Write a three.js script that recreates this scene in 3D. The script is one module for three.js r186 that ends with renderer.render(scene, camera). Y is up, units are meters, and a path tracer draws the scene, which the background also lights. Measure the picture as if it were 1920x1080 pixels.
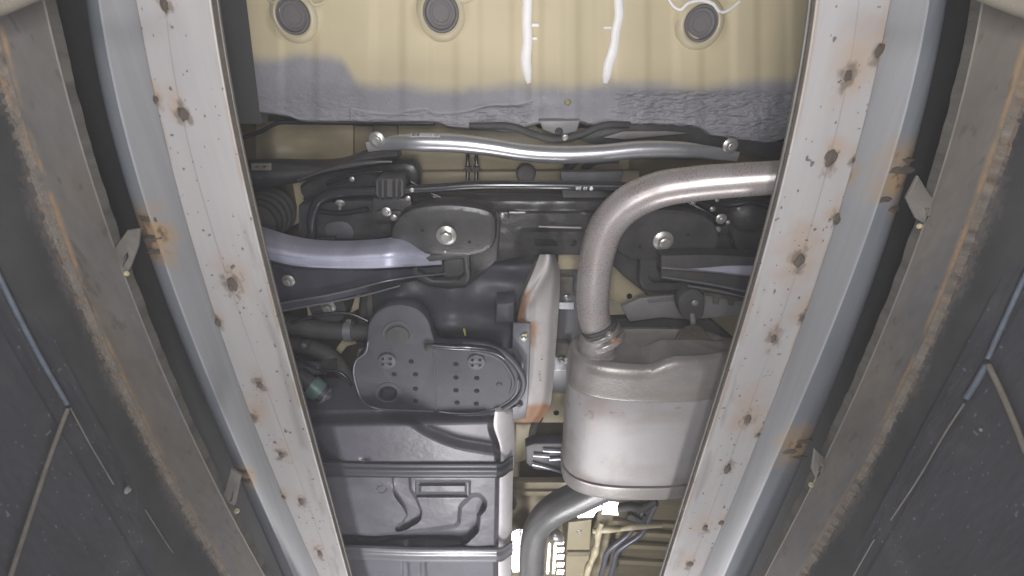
import * as THREE from 'three';
import { mergeGeometries, toCreasedNormals as creaseNormals } from 'three/addons/utils/BufferGeometryUtils.js';
import { RectAreaLightUniformsLib } from 'three/addons/lights/RectAreaLightUniformsLib.js';

// ---------------------------------------------------------------- camera, light, exposure
const scene = new THREE.Scene();
scene.background = new THREE.Color().setRGB(0.055, 0.056, 0.06);
const CAMY = 0.12;                                   // lens 12 cm above the pit floor, looking up
const FOCAL = 935, PITCH = THREE.MathUtils.degToRad(61.2);
const SE = Math.sin(PITCH), CE = Math.cos(PITCH);
const camera = new THREE.PerspectiveCamera(2 * Math.atan(540 / FOCAL) * 180 / Math.PI, 16 / 9, 0.01, 50);
camera.position.set(0, CAMY, 0);
camera.up.set(0, 0, 1);
camera.lookAt(0, CAMY + SE, -CE);
const renderer = new THREE.WebGLRenderer({ antialias: true });
renderer.setSize(1024, 576);
renderer.toneMapping = THREE.LinearToneMapping;
renderer.toneMappingExposure = 1.1;
scene.fog = new THREE.FogExp2(0xd8d8de, 0.02);        // thin haze added to veil and lift the blacks
renderer.shadowMap.enabled = true;
RectAreaLightUniformsLib.init();
const LAMPS = [                                      // [x, z, size in x, size in z, radiance, tilt]
  [-0.04, 0.02, 0.05, 0.5, 39, 0], [0.04, 0.02, 0.05, 0.5, 39, 0], [-0.26, 0.2, 0.34, 0.018, 44, 0], [0.26, 0.2, 0.34, 0.018, 44, 0], [-0.2, -1.5, 0.08, 0.6, 48, 0], [0.2, -1.5, 0.08, 0.6, 48, 0],
];

// the library welds vertices closer than a hundredth of a unit, so measure in tenths of a millimetre meanwhile
function toCreasedNormals(g, angle) { const r = creaseNormals(g.clone().scale(10000, 10000, 10000), angle); return r.scale(1e-4, 1e-4, 1e-4); }

// ---------------------------------------------------------------- measuring helpers
const V = (x, y, z) => new THREE.Vector3(x, y, z);
// the point of the plane H metres above the lens that the photograph shows at (px, py)
function P(px, py, H) {
  const t = (540 - py) / FOCAL, s = (px - 960) / FOCAL, dy = SE + t * CE, k = H / dy;
  return V(s * k, H + CAMY, (-CE + t * SE) * k);
}
function onWall(px, py, X) {                          // same for a vertical plane x = X
  const t = (540 - py) / FOCAL, s = (px - 960) / FOCAL, k = X / s;
  return V(X, (SE + t * CE) * k + CAMY, (-CE + t * SE) * k);
}
const dist = (py, H) => H / (SE + (540 - py) / FOCAL * CE);
const metres = (rpx, py, H) => rpx / FOCAL * dist(py, H);
function back(x, z, H) {                              // (x, z) on plane H -> picture coordinates
  const k = z / H, t = (k * SE + CE) / (SE - k * CE);
  return [960 + x * (SE + t * CE) / H * FOCAL, 540 - t * FOCAL];
}
const lerp = (a, b, t) => a + (b - a) * t, clamp = (x, a = 0, b = 1) => Math.min(b, Math.max(a, x));
const sstep = (a, b, x) => { const t = clamp((x - a) / (b - a)); return t * t * (3 - 2 * t); };
let seed = 7; const rnd = () => { seed = (seed * 1664525 + 1013904223) >>> 0; return seed / 4294967296; };
function hash(x, y) { let h = (x * 374761393 + y * 668265263) | 0; h = (h ^ (h >>> 13)) * 1274126177 | 0; return ((h ^ (h >>> 16)) >>> 0) / 4294967296; }
function vn(x, y) {
  const xi = Math.floor(x), yi = Math.floor(y), fx = x - xi, fy = y - yi, u = fx * fx * (3 - 2 * fx), v = fy * fy * (3 - 2 * fy);
  return lerp(lerp(hash(xi, yi), hash(xi + 1, yi), u), lerp(hash(xi, yi + 1), hash(xi + 1, yi + 1), u), v);
}
function fbm(x, y, o = 4) { let s = 0, a = 0.5, n = 0; for (let i = 0; i < o; i++) { s += a * vn(x, y); n += a; x = x * 2.03 + 17.1; y = y * 2.03 + 5.3; a *= 0.5; } return s / n; }
function curveAt(poly, py) {                          // smooth x of a line given as [px, py] points with rising py
  const n = poly.length;
  if (py <= poly[0][1]) { const [a, b] = poly; return a[0] + (py - a[1]) * (b[0] - a[0]) / (b[1] - a[1]); }
  if (py >= poly[n - 1][1]) { const a = poly[n - 2], b = poly[n - 1]; return b[0] + (py - b[1]) * (b[0] - a[0]) / (b[1] - a[1]); }
  let i = 0; while (poly[i + 1][1] < py) i++;
  const p1 = poly[i], p2 = poly[i + 1], p0 = poly[Math.max(0, i - 1)], p3 = poly[Math.min(n - 1, i + 2)];
  const h = p2[1] - p1[1], t = (py - p1[1]) / h;
  const m1 = i ? (p2[0] - p0[0]) / (p2[1] - p0[1]) : (p2[0] - p1[0]) / h, m2 = i + 2 < n ? (p3[0] - p1[0]) / (p3[1] - p1[1]) : (p2[0] - p1[0]) / h;
  return (2 * t ** 3 - 3 * t * t + 1) * p1[0] + (t ** 3 - 2 * t * t + t) * h * m1 + (-2 * t ** 3 + 3 * t * t) * p2[0] + (t ** 3 - t * t) * h * m2;
}
const swap = (poly) => poly.map(([a, b]) => [b, a]);
const lineY = (poly, px) => curveAt(swap(poly), px);   // y of a line that runs across

// ---------------------------------------------------------------- textures and materials
const s8 = (x) => { x = clamp(x); return Math.round(255 * (x <= 0.0031308 ? 12.92 * x : 1.055 * Math.pow(x, 1 / 2.4) - 0.055)); };
function tex(w, h, fn, color, repeat) {
  const d = new Uint8Array(w * h * 4);
  for (let j = 0; j < h; j++) for (let i = 0; i < w; i++) {
    const c = fn((i + 0.5) / w, (j + 0.5) / h, i, j), o = (j * w + i) * 4;
    if (color) { d[o] = s8(c[0]); d[o + 1] = s8(c[1]); d[o + 2] = s8(c[2]); } else d[o] = d[o + 1] = d[o + 2] = Math.round(255 * clamp(c));
    d[o + 3] = 255;
  }
  const t = new THREE.DataTexture(d, w, h);
  if (color) t.colorSpace = THREE.SRGBColorSpace;
  t.magFilter = THREE.LinearFilter; t.minFilter = THREE.LinearMipmapLinearFilter; t.generateMipmaps = true;
  t.wrapS = t.wrapT = THREE.RepeatWrapping;
  if (repeat) t.repeat.set(repeat, repeat);
  t.needsUpdate = true; return t;
}
function tileF(f, n) { return (u, v) => { const a = f(u * n, v * n), b = f(u * n - n, v * n), c = f(u * n, v * n - n), d = f(u * n - n, v * n - n); return lerp(lerp(a, b, u), lerp(c, d, u), v); }; }
const grainB = tex(256, 256, tileF((x, y) => fbm(x * 3, y * 3, 4), 16), false, 8);
const fineB = tex(256, 256, tileF((x, y) => fbm(x * 3 + 2, y * 3, 3), 22), false, 22);
const lumpB = tex(256, 256, tileF((x, y) => fbm(x, y, 3), 14), false, 5);
const smudge = tileF((x, y) => fbm(x, y, 5), 6);
const roughT = tex(256, 256, (u, v) => 0.55 + 0.45 * (smudge(u, v) - 0.5) * 2.2 + 0.1, false, 5);
function mottled(r, g, b, amt, rep, speck = 0, tint = [1, 1, 1]) {
  return tex(256, 256, (u, v, i, j) => {
    const m = 1 + amt * (smudge(u, v) - 0.5) * 2, k = hash(i, j) < speck ? 1.7 : 1, q = clamp((smudge((u + 0.37) % 1, (v + 0.61) % 1) - 0.5) * 3);
    return [r * m * k * lerp(1, tint[0], q), g * m * k * lerp(1, tint[1], q), b * m * k * lerp(1, tint[2], q)];
  }, true, rep);
}
const mat = (o) => new THREE.MeshStandardMaterial({ side: THREE.DoubleSide, ...o });
const phys = (o) => new THREE.MeshPhysicalMaterial({ side: THREE.DoubleSide, ...o });
const M = {
  blackPlastic: mat({ map: mottled(0.085, 0.085, 0.096, 0.3, 5, 0.004), roughness: 0.5, bumpMap: grainB, bumpScale: 0.0003 }),
  tank: mat({ map: mottled(0.112, 0.11, 0.128, 0.28, 4, 0.004), roughness: 0.37, bumpMap: lumpB, bumpScale: 0.0008 }),
  blackSteel: mat({ map: mottled(0.054, 0.053, 0.054, 0.45, 6, 0.01, [1.35, 1.22, 1.1]), roughness: 0.34, bumpMap: grainB, bumpScale: 0.0004 }),
  arm: mat({ map: mottled(0.085, 0.085, 0.105, 0.25, 5, 0.004), roughness: 0.36, metalness: 0.45, bumpMap: grainB, bumpScale: 0.0003 }),
  gloss: phys({ color: new THREE.Color().setRGB(0.03, 0.03, 0.034), roughness: 0.25, clearcoat: 0.5, clearcoatRoughness: 0.15 }),
  rubber: mat({ map: mottled(0.065, 0.063, 0.062, 0.3, 8, 0.004), roughness: 0.7, bumpMap: grainB, bumpScale: 0.0004 }),
  plug: mat({ map: mottled(0.15, 0.14, 0.14, 0.2, 8), roughness: 0.6, bumpMap: grainB, bumpScale: 0.0003 }),
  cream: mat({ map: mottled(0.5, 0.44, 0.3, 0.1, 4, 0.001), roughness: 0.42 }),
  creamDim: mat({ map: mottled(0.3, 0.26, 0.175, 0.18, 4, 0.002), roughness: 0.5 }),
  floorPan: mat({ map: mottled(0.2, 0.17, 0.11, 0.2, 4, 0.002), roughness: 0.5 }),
  sealer: mat({ map: mottled(0.85, 0.84, 0.82, 0.06, 9), roughness: 0.45, bumpMap: lumpB, bumpScale: 0.001 }),
  pipe: mat({ map: mottled(0.37, 0.34, 0.335, 0.14, 7, 0.004, [1.07, 0.95, 0.9]), roughness: 0.4, bumpMap: fineB, bumpScale: 0.00004, metalness: 0.42, roughnessMap: tex(256, 256, tileF((x, y) => 0.6 + 0.4 * sstep(0.35, 0.65, fbm(x * 3 + 2, y * 3, 3)), 22), false, 14) }),
  muffler: mat({ map: mottled(0.33, 0.31, 0.308, 0.3, 3, 0.006, [1.08, 0.95, 0.92]), roughness: 0.5, metalness: 0.3, bumpMap: lumpB, bumpScale: 0.0005 }),
  stained: mat({ map: tex(512, 512, (u, v, i, j) => {
    const f = tileF((x, y) => fbm(x, y, 5), 7)(u, v), g = tileF((x, y) => fbm(x * 2 + 5, y * 0.35 + 3, 4), 16)(u, v), q = sstep(0.42, 0.66, f), w = sstep(0.55, 0.75, g), d = tileF((x, y) => fbm(x + 40, y + 11, 4), 24)(u, v) > 0.7 ? 0.8 : 1, m = 0.94 + 0.12 * hash(i, j) * hash(j, i);
    return [lerp(lerp(0.35, 0.29, q), 0.3, w) * m * d, lerp(lerp(0.335, 0.255, q), 0.285, w) * m * d, lerp(lerp(0.338, 0.245, q), 0.28, w) * m * d];
  }, true, 2.4), roughness: 0.52, metalness: 0.28, bumpMap: lumpB, bumpScale: 0.0005 }),
  cap: mat({ map: mottled(0.29, 0.272, 0.26, 0.35, 5, 0.005, [1.0, 0.93, 0.84]), roughness: 0.38, metalness: 0.35, bumpMap: grainB, bumpScale: 0.0004 }),
  galv: mat({ map: mottled(0.55, 0.55, 0.58, 0.15, 8, 0.004), roughness: 0.31, metalness: 0.75, bumpMap: grainB, bumpScale: 0.0001 }),
  alu: mat({ map: mottled(0.6, 0.59, 0.6, 0.12, 6), roughness: 0.26, metalness: 0.85, bumpMap: lumpB, bumpScale: 0.0008 }),
  steelBolt: mat({ map: mottled(0.42, 0.41, 0.39, 0.3, 12), roughness: 0.35, metalness: 0.6 }),
  zinc: mat({ color: new THREE.Color().setRGB(0.3, 0.27, 0.17), roughness: 0.55, metalness: 0.4 }),
  rustBolt: mat({ map: mottled(0.3, 0.19, 0.13, 0.5, 20), roughness: 0.8 }),
  green: mat({ map: mottled(0.12, 0.2, 0.17, 0.3, 12), roughness: 0.4 }),
  dark: mat({ map: mottled(0.1, 0.1, 0.097, 0.3, 4, 0.004), roughness: 0.8 }),
  fringe: mat({ map: mottled(0.115, 0.1, 0.085, 0.75, 18, 0.05, [1.7, 1.25, 0.8]), roughness: 0.9, bumpMap: grainB, bumpScale: 0.002 }),
  tan: mat({ map: mottled(0.19, 0.17, 0.135, 0.25, 6, 0.01), roughness: 0.6 }),
  guard: mat({ map: mottled(0.064, 0.064, 0.074, 0.3, 6, 0.004), roughness: 0.58, bumpMap: grainB, bumpScale: 0.0003 }),
  lip: mat({ map: mottled(0.075, 0.07, 0.06, 0.6, 16, 0.01), roughness: 0.85, bumpMap: grainB, bumpScale: 0.001 }),
  sill: mat({ map: mottled(0.22, 0.22, 0.215, 0.2, 3, 0.002), roughness: 0.8 }),
  hole: mat({ color: new THREE.Color().setRGB(0.02, 0.02, 0.02), roughness: 0.9 }),
  concrete: mat({ map: mottled(0.42, 0.41, 0.4, 0.3, 2, 0.01), roughness: 0.9, bumpMap: grainB, bumpScale: 0.001 }),
  rustSeam: mat({ map: mottled(0.13, 0.115, 0.095, 0.5, 14, 0.02), roughness: 0.85, bumpMap: grainB, bumpScale: 0.001 }),
  blueGlint: mat({ map: mottled(0.085, 0.1, 0.125, 0.6, 14, 0.01), roughness: 0.5 }),  // light reflected by the panel seam edge, put in as a bluish strip
  weld: mat({ map: mottled(0.17, 0.14, 0.115, 0.6, 22, 0.02), roughness: 0.55, metalness: 0.2, bumpMap: grainB, bumpScale: 0.0015 }),
  tab: mat({ map: mottled(0.135, 0.125, 0.11, 0.45, 10, 0.004), roughness: 0.5 }),
  yellow: mat({ color: new THREE.Color().setRGB(0.6, 0.56, 0.12), roughness: 0.4 }),
};

// ---------------------------------------------------------------- naming and grouping
const taken = {};
function numbered(n) { const k = taken[n] = (taken[n] ?? -1) + 1; return k ? `${n}_${String(k).padStart(3, '0')}` : n; }
const bases = new Map();
function thing(name, label, category, base, group) {
  const o = new THREE.Group(); o.name = numbered(name); o.position.copy(base); scene.add(o); bases.set(o, base);
  o.userData = { label, category }; if (group) o.userData.group = group; return o;
}
function part(parent, name, geo, material, label) {
  const b = bases.get(parent), m = new THREE.Mesh(geo, material);
  geo.translate(-b.x, -b.y, -b.z); m.name = name; m.castShadow = m.receiveShadow = true; parent.add(m); bases.set(m, b);
  if (label) m.userData.label = label; return m;
}
function structure(name, geo, material) { const m = new THREE.Mesh(geo, material); m.name = name; m.userData.kind = 'structure'; m.castShadow = m.receiveShadow = true; scene.add(m); return m; }

// ---------------------------------------------------------------- shape helpers
function gridGeo(nu, nv, fn, uvf, crease = 0.7) {
  const pos = [], uv = [], idx = [];
  for (let j = 0; j <= nv; j++) for (let i = 0; i <= nu; i++) { const p = fn(i, j); pos.push(p.x, p.y, p.z); const w = uvf ? uvf(p, i, j) : [p.x, p.z]; uv.push(w[0], w[1]); }
  for (let j = 0; j < nv; j++) for (let i = 0; i < nu; i++) { const a = j * (nu + 1) + i, b = a + 1, c = a + nu + 1, d = c + 1; idx.push(a, b, d, a, d, c); }
  let g = new THREE.BufferGeometry();
  g.setAttribute('position', new THREE.Float32BufferAttribute(pos, 3)); g.setAttribute('uv', new THREE.Float32BufferAttribute(uv, 2)); g.setIndex(idx);
  if (crease) g = toCreasedNormals(g, crease); else { g.computeVertexNormals(); g = g.toNonIndexed(); }
  return g;
}
// sheet over (u, v), fn gives [px, py, H]; its rim is folded up by skirt metres
function sheet(nu, nv, fn, skirt = 0.02, crease = 0.7, uvf) {
  return gridGeo(nu + 2, nv + 2, (i, j) => {
    const a = clamp(i - 1, 0, nu) / nu, b = clamp(j - 1, 0, nv) / nv, [x, y, H] = fn(a, b), p = P(x, y, H);
    if (i === 0 || j === 0 || i === nu + 2 || j === nv + 2) p.y += skirt;
    return p;
  }, uvf, crease);
}
// ribbon along z: each line is a picture curve measured on plane at, standing at height H and shifted by dx
function zribbon(lines, z0, z1, n, uvf, crease = 0.5) {
  return gridGeo(lines.length - 1, n, (i, j) => {
    const L = lines[i], z = lerp(z0, z1, j / n), py = back(0, z, L.at)[1];
    const x = (curveAt(L.poly, py) - 960) / FOCAL * dist(py, L.at) + (L.dx ?? 0) + (L.jit ? L.jit(z) : 0);
    return V(x, (L.H ?? L.at) + CAMY, z);
  }, uvf, crease);
}
// flat plate with rounded edges: outline in picture points, lower face at H
function plate(outline, H, thick, o = {}) {
  const b = o.bevel ?? Math.min(0.002, thick * 0.3);
  let pts = outline.map(([x, y]) => { const p = P(x, y, H); return new THREE.Vector2(p.x, p.z); });
  if (o.smooth) { const c = new THREE.CatmullRomCurve3(pts.map((p) => V(p.x, p.y, 0)), true, 'catmullrom', o.tension ?? 0.5); pts = c.getPoints(o.smooth).slice(0, -1).map((p) => new THREE.Vector2(p.x, p.y)); }
  const sh = new THREE.Shape(pts);
  for (const h of o.holes ?? []) sh.holes.push(new THREE.Path(h.map(([x, y]) => { const p = P(x, y, H); return new THREE.Vector2(p.x, p.z); })));
  return lay(new THREE.ExtrudeGeometry(sh, { depth: thick - 2 * b, bevelEnabled: b > 0, bevelThickness: b, bevelSize: b, bevelOffset: -b, bevelSegments: 2, curveSegments: 10 }), H + b, o.dy);
}
function lay(g, H, dy) {                              // extrusion axis -> up
  if (g.index) g = g.toNonIndexed();
  const p = g.attributes.position, q = g.attributes.uv;
  for (let i = 0; i < p.count; i++) { const x = p.getX(i), z = p.getY(i), h = p.getZ(i); p.setXYZ(i, x, h + H + CAMY + (dy ? dy(x, z) : 0), z); q.setXY(i, x, z); }
  for (let i = 0; i < p.count; i += 3) for (const a of [p, q]) { const s = a.itemSize; for (let k = 0; k < s; k++) { const t = a.array[(i + 1) * s + k]; a.array[(i + 1) * s + k] = a.array[(i + 2) * s + k]; a.array[(i + 2) * s + k] = t; } }
  g.computeVertexNormals(); return toCreasedNormals(g, 0.6);
}
const ring = (cx, cy, rx, ry = rx, n = 24, a0 = 0) => Array.from({ length: n }, (_, i) => [cx + rx * Math.cos(a0 + i / n * 2 * Math.PI), cy + ry * Math.sin(a0 + i / n * 2 * Math.PI)]);
const rrect = (x0, y0, x1, y1, r, n = 4) => { const o = []; for (const [cx, cy, a] of [[x1 - r, y1 - r, 0], [x0 + r, y1 - r, 90], [x0 + r, y0 + r, 180], [x1 - r, y0 + r, 270]]) for (let i = 0; i <= n; i++) { const t = (a + 90 * i / n) * Math.PI / 180; o.push([cx + r * Math.cos(t), cy + r * Math.sin(t)]); } return o; };
// tube through [px, py, H, radius in pixels] points; flat squeezes it in height
function tube(pts, o = {}) {
  const w = pts.map(([x, y, H]) => P(x, y, H)), r = pts.map(([, y, H, q]) => metres(q, y, H));
  return sweep(w, r, o);
}
function sweep(w, r, o = {}) {
  const c = new THREE.CatmullRomCurve3(w, false, 'centripetal'), n = o.n ?? Math.max(16, w.length * 8), m = o.m ?? 14, up = V(0, 1, 0);
  const fr = c.computeFrenetFrames(n, false), L = c.getLength();
  return gridGeo(m, n + 2, (i, j0) => {
    const j = clamp(j0 - 1, 0, n), u = j / n, t = c.getUtoTmapping(u), p = c.getPoint(t), f = t * (w.length - 1), k = Math.min(w.length - 2, Math.floor(f));
    let rad = lerp(r[k], r[k + 1], sstep(0, 1, f - k)); if (j0 === 0 || j0 === n + 2) rad = 1e-5;
    let A = fr.normals[j].clone(), B = fr.binormals[j].clone(), fl = 1;
    if (o.flat) { const T = fr.tangents[j]; A = up.clone().addScaledVector(T, -up.dot(T)).normalize(); B = T.clone().cross(A); fl = typeof o.flat === 'function' ? o.flat(u) : o.flat; }
    const a = i / m * 2 * Math.PI; return p.addScaledVector(A, Math.cos(a) * rad * fl).addScaledVector(B, Math.sin(a) * rad);
  }, (p, i, j) => [i / m * 2 * Math.PI * r[0], j / n * L], o.crease ?? 0.8);
}
function orient(g, at, dir) { g.applyQuaternion(new THREE.Quaternion().setFromUnitVectors(V(0, 1, 0), dir.clone().normalize())); g.translate(at.x, at.y, at.z); return g; }
const DOWN = V(0, -1, 0);
// flanged hex bolt, head pointing along dir
function boltGeo(r, o = {}) {
  const L = (pts) => new THREE.LatheGeometry(pts.map(([x, y]) => new THREE.Vector2(x, y)), 24);
  const fl = L([[0, 0], [r * 1.0, 0], [r, r * 0.14], [r * 0.66, r * 0.32], [0, r * 0.34]]);
  const hex = new THREE.CylinderGeometry(r * 0.6, r * 0.64, r * 0.55, 6); hex.translate(0, r * 0.5, 0);
  const dome = L([[r * 0.52, r * 0.77], [r * 0.4, r * 0.83], [0, r * 0.8]]);
  const gs = [fl, hex, dome]; if (o.stud) { const s = new THREE.CylinderGeometry(r * 0.3, r * 0.34, r * 1.1, 12); s.translate(0, r * 1.2, 0); gs.push(s); }
  return mergeGeometries(gs.map((g) => toCreasedNormals(g.index ? g : g, 0.5)));
}
const bolt = (parent, px, py, H, rpx, m = M.steelBolt, o = {}) => part(parent, o.name ?? 'bolt', orient(boltGeo(metres(rpx, py, H), o), P(px, py, H), o.dir ?? DOWN), m, o.label);
function slab(outline, H, toward, thick = 0.002) {   // flat piece whose face is turned half way between the eye and a point
  const c = outline.reduce((a, [x, y]) => a.add(P(x, y, H)), V(0, 0, 0)).divideScalar(outline.length);
  const eye = V(0, CAMY, 0), n = eye.clone().sub(c).normalize().add(toward.clone().sub(c).normalize()).normalize();
  const pts = outline.map(([x, y]) => { const d = P(x, y, 1).sub(eye), k = c.clone().sub(eye).dot(n) / d.dot(n); return eye.clone().addScaledVector(d, k); });
  const a = pts[1].clone().sub(pts[0]).addScaledVector(n, 0).normalize(), b = n.clone().cross(a);
  const sh = new THREE.Shape(pts.map((p) => new THREE.Vector2(p.clone().sub(c).dot(a), p.clone().sub(c).dot(b))));
  const g = new THREE.ExtrudeGeometry(sh, { depth: thick, bevelEnabled: true, bevelThickness: 0.0004, bevelSize: 0.0004, bevelOffset: -0.0004, bevelSegments: 1 });
  g.translate(0, 0, -thick); g.applyMatrix4(new THREE.Matrix4().makeBasis(a, b, n).setPosition(c)); return g;
}

// ---------------------------------------------------------------- setting: pit floor, walls, lamps
{ const g = new THREE.BoxGeometry(1.6, 0.1, 5.2); g.translate(0, -0.05, -1.2); structure('floor', g, M.concrete); }
for (const [i, [x, z, wx, wz, q, tilt]] of LAMPS.entries()) {
  const o = thing('lamp', [
    'long white LED lamp on the pit floor just left of the lens', 'long white LED lamp on the pit floor just right of the lens',
    'white LED lamp lying crosswise toward the left wall', 'white LED lamp lying crosswise toward the right wall',
    'long white LED lamp on the pit floor under the fuel tank', 'long white LED lamp on the pit floor under the front exhaust pipe'][i], 'lamp', V(x, 0, z), 'LED lamps on the pit floor');
  const y = 0.05, an = tilt * Math.PI / 180, lift = Math.abs(Math.sin(an)) * wx / 2;
  const put = (g) => { g.rotateZ(an); g.translate(x, lift, z); return g; };
  const h = new THREE.BoxGeometry(wx + 0.016, y - 0.006, wz + 0.016); h.translate(0, (y - 0.006) / 2, 0); part(o, 'housing', put(h), M.dark);
  const d = new THREE.BoxGeometry(wx, 0.004, wz); d.translate(0, y - 0.004, 0);
  part(o, 'diffuser', put(d), mat({ color: 0xffffff, emissive: new THREE.Color().setRGB(0.97, 0.98, 1), emissiveIntensity: 4 }));
  const l = new THREE.RectAreaLight(new THREE.Color().setRGB(1, 0.98, 0.985), q, wx, wz), up = V(-Math.sin(an), Math.cos(an), 0), at = V(x, lift, z).addScaledVector(up, y + 0.004);
  l.position.copy(at); l.up.set(0, 0, 1); l.lookAt(at.clone().sub(up)); l.rotateY(Math.PI); scene.add(l);
}

// ---------------------------------------------------------------- rails, beams and walls, both sides
const Z0 = 0.5, Z1 = -1.75, HR = 0.58, HB = 0.5;
const LINE = {
  L: {
    outer: [[253, 0], [283, 155], [305, 240], [336, 360], [362, 480], [400, 590], [450, 720], [480, 805], [530, 930], [598, 1080]],
    fold: [[312, 30], [345, 240], [385, 400], [437, 540], [487, 690], [540, 850], [625, 1080]],
    inner: [[393, 0], [413, 105], [430, 210], [456, 360], [480, 440], [499, 510], [525, 600], [553, 720], [576, 820], [612, 930], [652, 1080]],
    ridge: [[190, 0], [213, 150], [248, 300], [285, 410], [310, 480], [340, 570], [400, 720], [445, 845], [500, 965], [556, 1080]],
    edge: [[160, 0], [178, 150], [225, 320], [262, 430], [292, 520], [332, 630], [372, 720], [420, 840], [470, 960], [530, 1080]],
    beamIn: [[80,0],[112,123],[134,200],[157,275],[177,360],[213,463],[233,520],[267,605],[310,718],[353,800],[393,877],[430,953],[493,1080]],
    beamOut: [[-22,0],[0,77],[33,200],[60,277],[82,360],[110,437],[143,520],[180,605],[233,720],[260,780],[293,847],[320,890],[360,960],[430,1080]],
  },
  R: {
    outer: [[1672, 0], [1650, 110], [1628, 200], [1605, 290], [1584, 360], [1555, 465], [1516, 580], [1463, 720], [1417, 830], [1370, 950], [1315, 1080]],
    fold: [[1612, 0], [1570, 230], [1530, 400], [1480, 560], [1420, 720], [1340, 940], [1290, 1080]],
    inner: [[1531, 0], [1506, 160], [1481, 300], [1453, 400], [1415, 530], [1385, 640], [1358, 720], [1325, 830], [1290, 950], [1243, 1080]],
    ridge: [[1738, 0], [1715, 130], [1692, 230], [1660, 330], [1622, 440], [1590, 530], [1512, 720], [1450, 870], [1400, 985], [1354, 1080]],
    edge: [[1778, 0], [1758, 120], [1728, 250], [1690, 380], [1652, 490], [1612, 600], [1566, 720], [1515, 850], [1462, 970], [1405, 1080]],
    beamIn: [[1842,0],[1827,83],[1807,173],[1780,277],[1752,365],[1727,437],[1693,525],[1657,612],[1613,720],[1573,803],[1547,863],[1520,920],[1487,980],[1433,1080]],
    beamOut: [[1938,60],[1913,143],[1890,233],[1867,293],[1842,360],[1813,443],[1773,547],[1747,607],[1697,720],[1670,773],[1647,820],[1613,890],[1567,967],[1497,1080]],
  },
};
function smoothLine(pts) {                            // cubic fit, so that readings a few pixels off leave no waves
  const A = Array.from({ length: 4 }, () => Array(5).fill(0));
  for (const [x, y] of pts) { const q = y / 1000, p = [1, q, q * q, q ** 3]; for (let i = 0; i < 4; i++) { for (let j = 0; j < 4; j++) A[i][j] += p[i] * p[j]; A[i][4] += p[i] * x; } }
  for (let i = 0; i < 4; i++) { for (let k = i + 1; k < 4; k++) { const f = A[k][i] / A[i][i]; for (let j = i; j < 5; j++) A[k][j] -= f * A[i][j]; } }
  const c = [0, 0, 0, 0]; for (let i = 3; i >= 0; i--) { let v = A[i][4]; for (let j = i + 1; j < 4; j++) v -= A[i][j] * c[j]; c[i] = v / A[i][i]; }
  return Array.from({ length: 23 }, (_, i) => { const y = -30 + i * 55, q = y / 1000; return [c[0] + c[1] * q + c[2] * q * q + c[3] * q ** 3, y]; });
}
for (const side of ['L', 'R']) for (const k in LINE[side]) LINE[side][k] = smoothLine(LINE[side][k]);
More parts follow.
